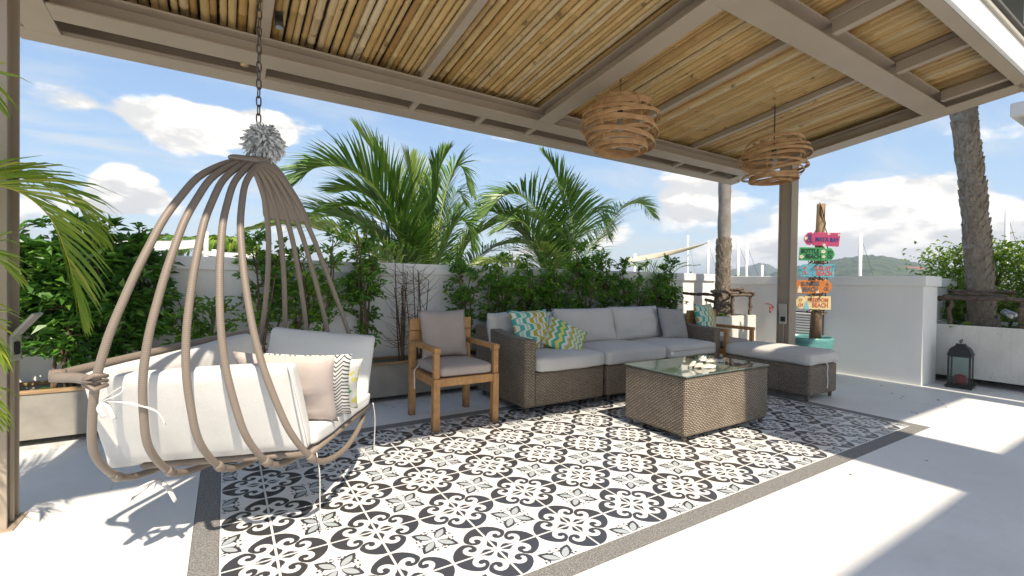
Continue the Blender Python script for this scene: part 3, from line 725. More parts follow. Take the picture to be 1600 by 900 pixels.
# ------------------------------------------------------------------ coffee table and ottoman
ct = empty('coffee_table', (3.11, .33, 0), 'wicker coffee table with a dark glass top on the patterned tiles', 'coffee table')
rel(wbox(MB().box(2.585, 3.635, .035, .625, .045, .468).build('body', 'wicker'), .022), ct)
rel(bevel(MB().box(2.58, 3.64, .03, .63, .472, .482).build('glass_top', 'table_glass'), .003), ct)
feet(ct, 2.575, 3.645, .025, .635)
def shell(name, loc, rz, label, m, seed, pts):
    """a run of fluted valves along a curved spine"""
    mb = MB(); r_ = random.Random(seed)
    for (px, pz, L, Wd, H, tilt) in pts:
        o = len(mb.v); nu, nv = 9, 14
        for i in range(nu+1):
            f = i/nu
            for j in range(nv+1):
                a = PI*(j/nv); rr = math.sin(PI*min(.97, .1+.88*f))**.7; fl = 1+.12*math.cos(j*2.6)*f
                mb.v.append((px+L*(f-.5), -math.cos(a)*Wd*rr*.5*fl, pz+math.sin(a)*H*rr*(.5+.5*f)*fl + tilt*f + .006*math.sin(j*1.9+f*5)))
        for i in range(nu):
            for j in range(nv): a = o+i*(nv+1)+j; mb.face([a, a+nv+1, a+nv+2, a+1])
    ob = mb.build(name, m, smooth=True); ob.location = loc; ob.rotation_euler = (0, 0, rz)
    md = ob.modifiers.new('thick', 'SOLIDIFY'); md.thickness = .006; md.offset = -1
    return tag(ob, label, 'ornament', 'shell ornaments on the glass table')
shell('sea_shell', (2.995, .20, .4835), R(-25), 'pale ruffled sea shell ornament lying at the front of the glass table top', 'shell', 3,
      [(-.085, .004, .06, .03, .03, .035), (-.035, .003, .08, .05, .028, .018), (.045, .001, .13, .075, .024, .008)])
shell('sea_shell', (3.30, .33, .4835), R(-22), 'dark speckled sea shell ornament behind the pale one on the glass table', 'shell_dark', 5,
      [(-.085, .006, .07, .05, .045, .02), (.0, .003, .13, .075, .032, .004), (.085, .002, .08, .045, .02, .004)])
ot = empty('ottoman', (4.92, .64, 0), 'long wicker ottoman in front of the far armchair', 'ottoman')
rel(wbox(MB().box(4.635, 5.195, .19, 1.085, .055, .352).build('body', 'wicker'), .022), ot); feet(ot, 4.63, 5.20, .185, 1.09)
oc = cush('seat_cushion', 4.62, 5.205, .175, 1.085, .354, .125, 'grey ottoman cushion with a tie hanging at its end', 14)
MB().tube(smoothpath([(.0, -.452, .03), (.03, -.462, -.01), (.02, -.464, -.08), (.03, -.466, -.16), (.022, -.466, -.235)]), [.005]*24+[.009], 6).build('tie', 'tie', oc)

# ------------------------------------------------------------------ hanging chair
hc = empty('hanging_chair', (-.01, .45, 0), 'egg shaped hanging chair of wrapped tubes with white cushions', 'hanging chair')
HC = lambda o: rel(o, hc)
ca = V(math.cos(1.059), math.sin(1.059), 0); cn = V(ca.y, -ca.x, 0)
PZ = [1.66, 1.64, 1.52, 1.34, 1.14, .945, .8, .68, .52, .42, .33, .27, .24]; PS = [0, .2, .5, .72, .86, .96, 1, .995, .955, .875, .73, .50, 0]
PG = [(1.66-z)/1.42 for z in PZ]
def interp(x, xs, ys):
    for i in range(len(xs)-1):
        if x <= xs[i+1]: f = (x-xs[i])/(xs[i+1]-xs[i]); return ys[i]+(ys[i+1]-ys[i])*f
    return ys[-1]
def ribpt(k, side, g):
    s = interp(g, PG, PS); h = -.616 if side < 0 else .463
    return V(-.057+.09*g, .401+.119*g, 1.667+(.273-1.667)*g) + ca*(h*s + .06*(k-2)*s) + cn*((k-2)*(.023+.156*g**1.373))
def gz(z): return (1.667-z)/(1.667-.273)
def riblist(k):
    gs = [0, .012, .05, .1, .16, .225, .3, .37, .44, .51, .57, .62, .68, .74, .80, .85, .90, .94, .97, 1.0]
    near = [ribpt(k, -1, g_) for g_ in gs]; farp = [ribpt(k, 1, g_) for g_ in gs]
    return near[::-1] + farp[1:-1]
for k in range(5):
    pts = riblist(k); pts = smoothpath(pts, 3, closed=True)
    for _ in range(3): pts = [(pts[i-1]+pts[i]*2+pts[(i+1) % len(pts)])/4 for i in range(len(pts))]
    HC(MB().tube(pts, .0134, 10, closed=True).build('rib', 'chair_tube', smooth=True))
for k in range(5):
    for sd_ in (-1, 1):
        for zz in (.375, ):
            g0 = gz(zz); HC(MB().tube([ribpt(k, sd_, g0-.012), ribpt(k, sd_, g0-.006), ribpt(k, sd_, g0+.006), ribpt(k, sd_, g0+.012)], [.0145, .018, .018, .0145], 10).build('lashing', 'chair_tube', smooth=True))
# woven band where the ribs meet
bp = MB(); gsn = [.022, .010, 0]; rows = [('n', g_) for g_ in gsn] + [('f', g_) for g_ in (.012, .03, .06, .09, .12, .15, .175)]
for sd_, g_ in rows:
    for kk in (-.45, .6, 1.6, 2.4, 3.4, 4.45): 
        p = ribpt(kk, -1 if sd_ == 'n' else 1, g_); bp.v.append(tuple(p + V(0, 0, .018)))
for i in range(len(rows)-1):
    for j in range(5): a = i*6+j; bp.face([a, a+1, a+7, a+6])
bo = HC(bp.build('top_band', 'chair_tube', smooth=True)); md = bo.modifiers.new('s', 'SOLIDIFY'); md.thickness = .03; md.offset = 0
md = bo.modifiers.new('sub', 'SUBSURF'); md.levels = 2; md.render_levels = 2
CC = V(-.003, .472, 0)
def lp(s, l, z): return CC + ca*s + cn*l + V(0, 0, z)
k0 = ribpt(0, -1, gz(.785)); kf = ribpt(0, 1, gz(.84))
tip = V(-.677, .115, .785)
HC(MB().tube(smoothpath([k0, k0*.5+tip*.5+V(0, 0, .002), tip, tip*.75+kf*.25+cn*-.03, tip*.4+kf*.6+cn*-.05, kf+cn*-.02, kf], 6), .017, 10).build('rim', 'chair_tube', smooth=True))
HC(MB().tube([tip+V(-.02, 0, 0), tip+V(.02, .0, 0)], .022, 10).build('end_cap', 'chair_tube', smooth=True))
for dz in (-.022, 0, .022): HC(MB().tube([k0+V(-.03, -.0, dz*.4), k0+V(.0, -.024, dz), k0+V(.026, .0, dz*.7), k0+V(0, .024, dz)], .008, 6, closed=True).build('binding', 'chair_tube', smooth=True))
for pa, pb in (((-.40, -.30), (-.27, .31)), ((-.27, .31), (.46, .36)), ((.46, .36), (.28, -.28)), ((.28, -.28), (-.40, -.30))):
    HC(MB().tube([lp(*pa, .375), lp(*pb, .375)], .015, 8).build('base_bar', 'chair_tube', smooth=True))
def slab(name, q_out, q_in, m='fabric_white', seed=0, puff=.015, n=10, r=.02):
    """upholstered panel between an outer and an inner quad (bottom a, bottom b, top b, top a)"""
    bm = bmesh.new(); bmesh.ops.create_cube(bm, size=2); bmesh.ops.subdivide_edges(bm, edges=bm.edges, cuts=n, use_grid_fill=True)
    def bil(q, u, v): return q[0]*(1-u)*(1-v)+q[1]*u*(1-v)+q[2]*u*v+q[3]*(1-u)*v
    nrm = ((q_in[0]+q_in[2])-(q_out[0]+q_out[2])).normalized()
    for v_ in bm.verts:
        a, b_, c = v_.co; a = math.copysign(abs(a)**.75, a); b_ = math.copysign(abs(b_)**.75, b_)
        e = max(abs(a), abs(b_)); c2 = c*(1 - .30*max(0, (e-.86)/.14)**2)
        sh = 1-.012*max(0, (abs(c)-.5)/.5)**2
        u = (a*sh+1)/2; v = (b_*sh+1)/2; f = (c2+1)/2
        p = bil(q_out, u, v)*(1-f)+bil(q_in, u, v)*f
        p += nrm*puff*c*(1-a*a)*(1-b_*b_)*1.5 + .006*Vector(mnoise.noise_vector(p*6+V(seed, 0, 0))) + .003*Vector(mnoise.noise_vector(p*17+V(seed, 3, 0)))
        v_.co = p
    me = bpy.data.meshes.new(name); bm.to_mesh(me); bm.free(); me.materials.append(MAT[m]); me.polygons.foreach_set('use_smooth', [True]*len(me.polygons))
    o = link(name, me); md = o.modifiers.new('sub', 'SUBSURF'); md.levels = 1; md.render_levels = 1
    return HC(o)
nearP = slab('arm_cushion', [lp(-.46, -.36, .392), lp(-.295, .31, .392), lp(-.41, .285, .785), lp(-.655, -.27, .78)],
             [lp(-.36, -.34, .41), lp(-.20, .30, .41), lp(-.315, .275, .79), lp(-.54, -.245, .79)], seed=1)
backP = slab('back_cushion', [lp(-.50, -.385, .395), lp(.30, -.28, .395), lp(.30, -.27, .835), lp(-.62, -.395, .785)],
             [lp(-.42, -.28, .38), lp(.25, -.18, .39), lp(.23, -.17, .835), lp(-.54, -.27, .795)], seed=2)
farP = slab('arm_cushion', [lp(.30, -.20, .41), lp(.475, .36, .395), lp(.55, .385, .795), lp(.36, -.14, .86)],
            [lp(.215, -.16, .41), lp(.38, .375, .395), lp(.455, .39, .795), lp(.27, -.12, .86)], seed=3)
seatP = slab('seat_cushion', [lp(-.34, -.26, .388), lp(.24, -.24, .388), lp(.46, .375, .388), lp(-.25, .325, .388)],
             [lp(-.34, -.24, .485), lp(.24, -.22, .485), lp(.47, .385, .475), lp(-.25, .335, .475)], seed=4)
def ribbon(pts, w=.012): return HC(MB().tube(smoothpath(pts, 5), w, 6, flat=.18).build('tie', 'tie', smooth=True))
ribbon([lp(.47, .39, .40), lp(.475, .40, .31), lp(.48, .398, .20), lp(.475, .395, .10)])
ribbon([lp(-.255, .33, .37), lp(-.258, .345, .28), lp(-.252, .345, .16), lp(-.258, .35, .04)])
ribbon([lp(-.41, .27, .78), lp(-.40, .30, .66), lp(-.36, .315, .52), lp(-.33, .32, .43)])
kn = ribpt(0, -1, gz(.72)) + V(.028, -.012, 0)
ribbon([kn, kn+V(.03, -.012, .028), kn+V(.05, -.01, .04), kn+V(.045, -.012, .02), kn], .011)
ribbon([kn, kn+V(-.01, -.012, -.025), kn+V(.005, -.015, -.055)], .011); ribbon([kn, kn+V(.02, -.01, -.035), kn+V(.03, -.015, -.065)], .011)
ribbon([kn, kn+V(.07, .0, -.02), kn+V(.14, .012, -.06), kn+V(.165, .01, -.11)], .013)
kb = lp(-.42, -.24, .325)
ribbon([kb, kb+V(-.02, -.03, -.03), kb+V(-.07, -.05, -.045), kb+V(-.05, -.04, -.01), kb], .015); ribbon([kb, kb+V(.04, -.02, -.03), kb+V(.07, -.03, -.09)], .014)
# chain
apex = (ribpt(2, -1, .0)+ribpt(2, 1, .0))/2
lk = MB(); pts = [(0.010*math.cos(a), 0, .014*math.sin(a) + (.010 if math.sin(a) > 0 else -.010)*(abs(math.sin(a)) > .01)) for a in [2*PI*i/14 for i in range(14)]]
lme = lk.tube(pts, .0032, 6, closed=True).mesh('link', 'iron', True, boxuv=False)
ch = empty('chain', (0, 0, 0), None, None); HC(ch)
z = apex.z+.05; i = 0; top = fz(.40, .14)
while z < top:
    o = link('chain_link', lme); o.matrix_basis = Matrix.Translation((apex.x, apex.y, z)) @ Matrix.Rotation(i*PI/2+.4, 4, 'Z'); o.parent = ch; z += .0405; i += 1
HC(MB().box(apex.x-.12, apex.x+.17, apex.y-.03, apex.y+.03, top-.012, top+.02).build('hanger_plate', 'painted_steel'))
# paper-strip pompom on the chain
pm = MB(); pc = apex + V(.024, .0, .115); pr = random.Random(5)
for i in range(1150):
    d = V(pr.gauss(0, 1), pr.gauss(0, 1), pr.gauss(0, 1)).normalized(); L = pr.uniform(.06, .092)*(1.12 if d.z < -.2 else 1)
    sdv = d.cross(V(pr.gauss(0, 1), pr.gauss(0, 1), pr.gauss(0, 1))).normalized(); w_ = pr.uniform(.002, .0055); cv = sdv.cross(d)*pr.uniform(-.03, .03)
    pts = [pc+d*.015, pc+d*L*.5+cv*.3, pc+d*L*.8+cv*.8, pc+d*L+cv*1.6-V(0, 0, .012)]
    o = len(pm.v)
    for p in pts: pm.v += [tuple(p-sdv*w_), tuple(p+sdv*w_)]
    for j in range(3): pm.face([o+2*j, o+2*j+1, o+2*j+3, o+2*j+2])
tag(pm.build('pompom', 'pompom_strip'), 'silver grey pompom of curled strips on the chain above the hanging chair', 'pompom')
# pillows in the hanging chair (leaning on the near arm)
def tri_pillow(name, w, h, t, m, seed, loc, nx, lean, roll, label):
    o = link(name, pillow(w, h, t, m, seed)); tag(o, label, 'pillow')
    rz = math.atan2(cn.y, cn.x) + R(nx)
    return place(o, loc, rx=R(lean), rz=rz, ry=R(roll))
fd = -ca
tri_pillow('scatter_pillow', .42, .37, .12, 'fabric_mauve', 41, lp(-.12, .165, .472), 4, 24, 3, 'plain mauve pillow at the front inside the hanging chair')
tri_pillow('scatter_pillow', .41, .37, .11, 'print_chevron', 42, lp(-.03, .20, .474), 10, 28, 3, 'white pillow with fine dark chevrons behind the mauve one in the hanging chair')
tri_pillow('scatter_pillow', .40, .36, .10, 'print_ikat', 43, lp(.045, .215, .476), 16, 36, 3, 'white pillow with green and yellow blotches at the back of the hanging chair')

# ------------------------------------------------------------------ rattan lamps
def lamp(loc, top, seed, label):
    r = empty('pendant_lamp', loc, label, 'lamp', 'rattan pendant lamps'); q = random.Random(seed)
    prof = [(.20, .12), (.18, .18), (.14, .24), (.10, .235), (.065, .285), (.025, .30), (-.005, .25), (-.045, .285), (-.085, .24), (-.115, .262), (-.15, .205), (-.175, .205), (-.20, .15)]
    for i_, (z, rad) in enumerate(prof):
        lim = .17 if 1 < i_ < 11 else .05
        an_ = q.uniform(0, 2*PI); tl = q.uniform(.35, 1)*lim; tx, ty = tl*math.cos(an_), tl*math.sin(an_); nr = q.choice((3, 4, 4, 5)); mb = MB(); ex = q.uniform(.96, 1.04); ph = q.uniform(0, 6)
        for j in range(nr):
            rr = rad*(1-.006*j); zz = z + (j-nr/2)*.0068
            mb.tube([(rr*ex*math.cos(a), rr/ex*math.sin(a), zz + rr*(tx*math.cos(a)+ty*math.sin(a)) + .002*math.sin(2*a+ph+j*.3)) for a in [2*PI*k/44 for k in range(44)]], .0035, 6, closed=True)
        mb.build('hoop', 'rattan', r, smooth=True)
    for a in range(6):
        an = a*PI/3+.3; MB().tube(smoothpath([(.17*math.cos(an), .17*math.sin(an), .2), (.255*math.cos(an), .255*math.sin(an), .1), (.275*math.cos(an), .275*math.sin(an), 0), (.245*math.cos(an), .245*math.sin(an), -.12), (.16*math.cos(an), .16*math.sin(an), -.205)], 4), .003, 5).build('stay', 'rattan', r, smooth=True)
    mb = MB()
    for an in (.3, .3+PI/2): mb.tube([(.17*math.cos(an), .17*math.sin(an), .2), (-.17*math.cos(an), -.17*math.sin(an), .2)], .004, 5)
    mb.build('crossbar', 'rattan', r)
    MB().tube([(0, 0, .2), (0, 0, .07)], .005, 6).tube([(0, 0, .13), (0, 0, .04)], .02, 10).build('lamp_holder', 'black_metal', r, smooth=True)
    b = MB(); b.lathe([(.012, .04), (.022, .02), (.032, -.01), (.03, -.035), (.018, -.052), (.002, -.056)], 14); b.build('bulb', 'bulb', r, smooth=True)
    mb = MB(); z = .2; i = 0
    while z < top-loc[2]:
        c_ = V(0, 0, z); a_ = (i % 2)*PI/2
        mb.tube([c_+V(.006*math.cos(t_)*math.cos(a_), .006*math.cos(t_)*math.sin(a_), .013*math.sin(t_)) for t_ in [2*PI*k/8 for k in range(8)]], .0022, 4, closed=True); z += .021; i += 1
    mb.tube([(.006, 0, .2), (.008, .004, (top-loc[2]+.2)/2), (.004, 0, top-loc[2])], .0022, 4)
    mb.build('chain', 'black_metal', r); return r
lamp((2.365, .505, 2.345), fz(.505, .172), 2, 'round rattan pendant lamp beside the long rafter, nearer the middle')
lamp((4.10, .285, 2.295), fz(.285, .125), 9, 'round rattan pendant lamp in front of the right steel post')

# ------------------------------------------------------------------ teal pot and beach signpost
PC = V(6.12, .82, 0)
PP = PC - V(.42, -.906, 0)*.115
pot = empty('plant_pot', PP, 'round teal glazed pot behind the ottoman', 'pot')
MB().lathe([(.0, .0), (.20, .0), (.235, .04), (.27, .16), (.292, .32), (.300, .47), (.302, .495), (.294, .505), (.278, .50), (.272, .47), (.265, .44)], 40).build('body', 'teal_glaze', pot, smooth=True)
MB().lathe([(.27, .43), (.12, .445), (.0, .45)], 20).build('soil', 'soil', pot)
sg = empty('signpost', PC + V(0, 0, .45), 'wooden post of painted beach name boards standing in the teal pot', 'signpost')
bx = V(.42, -.906, 0).normalized(); bn = V(-.906, -.42, 0).normalized()
def sgp(s, z, d=0.0): return PC + bx*s + bn*d + V(0, 0, z)
rel(MB().tube([sgp(-.012, .44), sgp(.0, .9), sgp(.012, 1.5), sgp(.022, 2.165)], [.066, .058, .052, .046], 12).build('post', 'post_wood', smooth=True), sg)
rel(MB().tube(smoothpath([sgp(.005, 2.18, .03), sgp(.03, 2.10, .055), sgp(.052, 1.98, .05), sgp(.07, 1.92, .03), sgp(.065, 1.86, .05), sgp(.085, 1.78, .05), sgp(.10, 1.5, .03), sgp(.095, 1.2, .03), sgp(.08, .95, .03)], 4), .0055, 6).build('rope', 'black_metal', smooth=True), sg)
rel(MB().tube(smoothpath([sgp(.052, 1.98, .05), sgp(.0, 1.88, .062), sgp(-.05, 1.80, .05)], 4), .005, 6).tube(smoothpath([sgp(.05, 2.165, .02), sgp(.06, 2.05, .03), sgp(.06, 1.97, .05)], 4), .006, 6).build('rope', 'post_wood', smooth=True), sg)
def text_mesh(s, size):
    cu_ = bpy.data.curves.new('t', 'FONT'); cu_.body = s; cu_.size = size; cu_.align_x = 'CENTER'; cu_.align_y = 'CENTER'; cu_.extrude = .0012; cu_.offset = size*.03; cu_.resolution_u = 2
    o = bpy.data.objects.new('t', cu_); col.objects.link(o); dg = bpy.context.evaluated_depsgraph_get(); me = bpy.data.meshes.new_from_object(o.evaluated_get(dg)); bpy.data.objects.remove(o); return me
def board(z, h, w_, s0, arrow, m, tilt, texts, extra, label):
    """name board with a rounded arrow end; texts are (string, u, v, size, ink)"""
    w = w_*.93
    M = Matrix((( bx.x, 0, bn.x, 0), (bx.y, 0, bn.y, 0), (0, 1, 0, 0), (0, 0, 0, 1)))
    Mw = Matrix.Translation(sgp(s0, z, .062)) @ M @ Matrix.Rotation(R(tilt), 4, 'Z')
    hw, hh = w/2, h/2; sg_ = 1 if arrow == 'R' else -1
    out = [(-hw, -hh), (hw*.42, -hh*1.0), (hw*.50, -hh*.78), (hw*.58, -hh), (hw*.80, -hh*.9), (hw*.95, -hh*.4), (hw, 0), (hw*.95, hh*.4), (hw*.80, hh*.9), (hw*.58, hh), (hw*.50, hh*.78), (hw*.42, hh), (-hw, hh)]
    if sg_ < 0: out = [(-x, y) for x, y in out[::-1]]
    b = MB().prism([(x, y, 0) for x, y in out], (0, 0, .014)).build('name_board', m); b['label'] = label; bevel(b, .002); b.matrix_basis = Mw; rel(b, sg)
    for s, u, v, sz, ink in texts:
        me = text_mesh(s, sz*.80); me.materials.clear(); me.materials.append(MAT[ink])
        o = link('lettering', me); o.parent = b; o.matrix_local = Matrix.Translation((u*hw, v*hh, .0152)) @ Matrix.Diagonal((.80, 1.15, 1, 1))
    for kind, u, v, sz, ink in extra:
        mb = MB()
        if kind == 'star':
            pts = []
            for i in range(10): a = PI/2+i*PI/5+.3; q = sz*(1 if i % 2 == 0 else .42); pts.append((q*math.cos(a), q*math.sin(a), 0))
            mb.prism(pts, (0, 0, .0015))
        elif kind == 'bloom':
            for i in range(5):
                a = i*2*PI/5; c_ = (sz*.6*math.cos(a), sz*.6*math.sin(a)); mb.prism([(c_[0]+sz*.45*math.cos(t_*PI/4), c_[1]+sz*.45*math.sin(t_*PI/4), 0) for t_ in range(8)], (0, 0, .0012+.0003*i))
        elif kind == 'palm':
            mb.prism([(-.004, -sz, 0), (.004, -sz, 0), (.012, sz*.3, 0), (.005, sz*.3, 0)], (0, 0, .0015))
            for i in range(6):
                a = R(-20+44*i); mb.prism([(.008, sz*.3, 0), (.008+sz*.35*math.cos(a)-.006*math.sin(a), sz*.3+sz*.35*math.sin(a)+.012, 0), (.008+sz*.75*math.cos(a), sz*.3+sz*.6*math.sin(a)-.008, 0)], (0, 0, .0012+.0002*i))
        elif kind == 'drop':
            mb.prism([(0, sz, 0), (sz*.4, -sz*.2, 0), (sz*.5, -sz, 0), (-sz*.5, -sz, 0), (-sz*.4, -sz*.2, 0)], (0, 0, .0015))
        o = mb.build('motif', ink, b); o.matrix_local = Matrix.Translation((u*hw, v*hh, .0145))
board(1.72, .165, .40, .03, 'L', 'sign_pink', -5, [('MAYA BAY', .32, -.06, .078, 'ink_navy'), ('55', -.66, .34, .07, 'ink_navy'), ('CK', -.64, -.30, .07, 'ink_navy')], [('star', -.86, .05, .032, 'ink_cream'), ('star', .38, .82, .022, 'ink_cream'), ('star', .93, .72, .02, 'ink_cream'), ('star', .2, -.85, .026, 'ink_cream')], 'pink name board reading MAYA BAY')
board(1.535, .165, .40, -.015, 'R', 'sign_green', -3, [('BOTTLE', -.38, .40, .082, 'ink_dark'), ('BEACH', -.18, -.38, .082, 'ink_dark'), ('271', .74, .28, .06, 'ink_dark'), ('CK', .74, -.36, .06, 'ink_dark')], [('bloom', -.84, -.45, .024, 'ink_cream'), ('bloom', .36, .42, .024, 'ink_cream'), ('bloom', .40, -.35, .018, 'ink_cream')], 'green name board reading BOTTLE BEACH')
board(1.33, .165, .40, -.02, 'L', 'sign_blue', -1, [('RAILAY', .40, .36, .082, 'ink_coral'), ('BEACH', .48, -.42, .082, 'ink_coral'), ('47', -.62, .35, .06, 'ink_coral'), ('CK', -.62, -.35, .06, 'ink_coral')], [('palm', -.18, -.05, .06, 'ink_aqua'), ('palm', -.9, -.1, .035, 'ink_aqua'), ('palm', .92, .5, .03, 'ink_aqua')], 'blue name board reading RAILAY BEACH')
board(1.13, .165, .40, -.035, 'R', 'sign_orange', 2, [('SUNRISE', -.20, .42, .080, 'ink_slate'), ('BEACH', -.22, -.40, .082, 'ink_slate'), ('H', .74, .30, .05, 'ink_slate'), ('CK', .68, -.36, .06, 'ink_slate')], [('drop', -.82, -.3, .05, 'ink_cream'), ('drop', .2, -.62, .028, 'ink_cream')], 'orange name board reading SUNRISE BEACH')
board(.93, .165, .40, -.045, 'L', 'sign_cream', 1, [('FREEDOM', .30, .40, .076, 'ink_red'), ('BEACH', .42, -.36, .082, 'ink_red'), ('17', -.68, .32, .06, 'ink_red'), ('CH', -.68, -.36, .06, 'ink_red')], [('drop', -.34, -.35, .055, 'ink_sky')], 'cream name board reading FREEDOM BEACH')
fr = random.Random(3)
for zz in (1.43, 1.235, 1.03, .82):
    gl = MB(); fl = MB()
    for i in range(70):
        a = fr.uniform(0, 2*PI); c_ = sgp(.0, zz+fr.uniform(-.03, .03)) + V(math.cos(a)*.085, math.sin(a)*.085, 0)*fr.uniform(.7, 1.25)
        d1 = V(fr.gauss(0, 1), fr.gauss(0, 1), fr.gauss(0, 1)).normalized()*.022; d2 = d1.cross(V(fr.gauss(0, 1), fr.gauss(0, 1), 1)).normalized()*.009
        (fl if fr.random() < .28 else gl).add([c_-d1, c_+d2, c_+d1, c_-d2], [(0, 1, 2, 3)])
    rel(gl.build('garland', 'driftwood'), sg); rel(fl.build('garland_flowers', 'flower'), sg)

# ------------------------------------------------------------------ lantern
ln = empty('lantern', (6.98, -.31, 0), 'black metal lantern with a red candle in front of the white planter', 'lantern', rz=R(6))
def L_(o): o.parent = ln; return o
bevel(L_(MB().box(-.115, .115, -.115, .115, .012, .03).build('base', 'black_metal')), .003)
for sx in (-1, 1):
    for sy in (-1, 1):
        L_(MB().box(min(sx*.08, sx*.097), max(sx*.08, sx*.097), min(sy*.08, sy*.097), max(sy*.08, sy*.097), .031, .37).build('corner_post', 'black_metal'))
        L_(MB().box(min(sx*.085, sx*.112), max(sx*.085, sx*.112), min(sy*.085, sy*.112), max(sy*.085, sy*.112), 0, .0115).build('foot', 'black_metal'))
for i in range(4):
    M = Matrix.Rotation(i*PI/2, 4, 'Z')
    o = L_(MB().box(-.0785, .0785, -.091, -.088, .034, .366).build('pane', 'glass')); o.matrix_local = M
    o = L_(MB().box(-.079, .079, -.096, -.082, .355, .371).build('top_rail', 'black_metal')); o.matrix_local = M
    o = L_(MB().box(-.079, .079, -.096, -.082, .031, .045).build('bottom_rail', 'black_metal')); o.matrix_local = M
rf = MB(); prev = None
for (rr, z) in ((.102, .372), (.104, .385), (.096, .40), (.088, .43), (.074, .455), (.052, .475), (.04, .485), (.04, .50), (.0, .50)):
    o = len(rf.v); rf.v += [(-rr, -rr, z), (rr, -rr, z), (rr, rr, z), (-rr, rr, z)]
    if o:
        for k in range(4): rf.face([o-4+k, o-4+(k+1) % 4, o+(k+1) % 4, o+k])
L_(rf.build('hood', 'black_metal'))
L_(MB().tube([(-.05, 0, .515), (.05, 0, .515)], .006, 8).tube(smoothpath([(.05, 0, .515), (.066, 0, .535), (.05, 0, .548), (.04, 0, .535)], 4), .005, 6).tube(smoothpath([(-.05, 0, .515), (-.066, 0, .535), (-.05, 0, .548), (-.04, 0, .535)], 4), .005, 6).build('handle', 'black_metal', smooth=True))
cd = tag(MB().lathe([(0, .031), (.055, .031), (.056, .10), (.05, .135), (.02, .15), (0, .148)], 14).build('candle', 'candle_red', smooth=True), 'thick red candle standing inside the black lantern', 'candle'); cd.location = (6.98, -.31, 0)
cd.data.materials[0] = MAT['candle_red']

# ------------------------------------------------------------------ foliage helpers
def leaf(mb, p, d, up, L, Wd, m=0, fold=.25):
    d = d.normalized(); s = d.cross(up); s = s.normalized() if s.length > 1e-4 else V(1, 0, 0); n_ = s.cross(d)
    a = p + d*L*.45; o = len(mb.v)
    mb.v += [tuple(p), tuple(a - s*Wd/2 + n_*Wd*fold), tuple(p + d*L - n_*L*.12), tuple(a + s*Wd/2 + n_*Wd*fold)]
    mb.face([o, o+1, o+2], m); mb.face([o, o+2, o+3], m)
def shrub(x, y, z0, z1, rx, ry, n, label, seed, m='leaf_hedge', leafL=.06, name='hedge_shrub', group='shrubs of the hedge along the wall', cat='shrub', stems=5, lean=(0, 0), top=1.0):
    """upright shrub: stems rising from the soil with side twigs; leaves sit in sprays along the twigs"""
    q = random.Random(seed); r = empty(name, (x, y, z0), label, cat, group); st = MB(); lf = MB(); H = z1-z0; twigs = []
    for i in range(stems):
        a = q.uniform(0, 2*PI); b = V(x+.05*math.cos(a), y+.05*math.sin(a), z0-.05); tp = V(x+q.uniform(-rx, rx)*.75+lean[0], y+q.uniform(-ry, ry)*.7+lean[1], z0+H*q.uniform(.72, 1.0))
        pts = smoothpath([b, b.lerp(tp, .35)+V(q.uniform(-.05, .05), q.uniform(-.04, .04), 0), b.lerp(tp, .7)+V(q.uniform(-.06, .06), q.uniform(-.04, .04), 0), tp], 4)
        st.tube(pts, [.012*(1-.8*j/len(pts))+.0015 for j in range(len(pts))], 5)
        twigs.append((pts, 1))
    nt_ = max(24, n//26)
    for i in range(nt_):
        pts, _ = twigs[q.randrange(stems)]; j = int(len(pts)*q.uniform(.18, 1.0)**.8) ; p = pts[min(j, len(pts)-1)]
        hf = (p.z-z0)/H; sh = (1-.55*max(0, hf-.55)/.45)
        a = q.uniform(0, 2*PI); e = V(math.cos(a)*rx, math.sin(a)*ry, 0)*q.uniform(.45, 1.05)*sh + V(0, 0, q.uniform(-.06, .16))
        end = p + e; mid = p.lerp(end, .5) + V(0, 0, .03)
        st.tube([p, mid, end], [.004, .003, .0015], 4, caps=False)
        for k in range(max(6, n//nt_)):
            f = q.uniform(.15, 1.08); c_ = p.lerp(mid, f*2) if f < .5 else mid.lerp(end, f*2-1)
            d = (end-p).normalized() + V(q.gauss(0, .7), q.gauss(0, .7), q.gauss(-.1, .5)); up = V(q.gauss(0, .45), q.gauss(0, .45), 1)
            s_ = leafL*q.uniform(.5, 1.35); leaf(lf, c_ + V(q.gauss(0, .018), q.gauss(0, .018), q.gauss(0, .018)), d, up, s_, s_*q.uniform(.42, .6))
    for v_ in lf.v:
        pass
    fm = lf; fm.v = [(vx, min(vy, 2.585) if y < 2.6 else vy, vz) if vz < 1.33 else (vx, vy, vz) for vx, vy, vz in fm.v]
    rel(st.build('stems', 'stem', smooth=True, boxuv=False), r); rel(fm.build('foliage', m, boxuv=False), r); return r
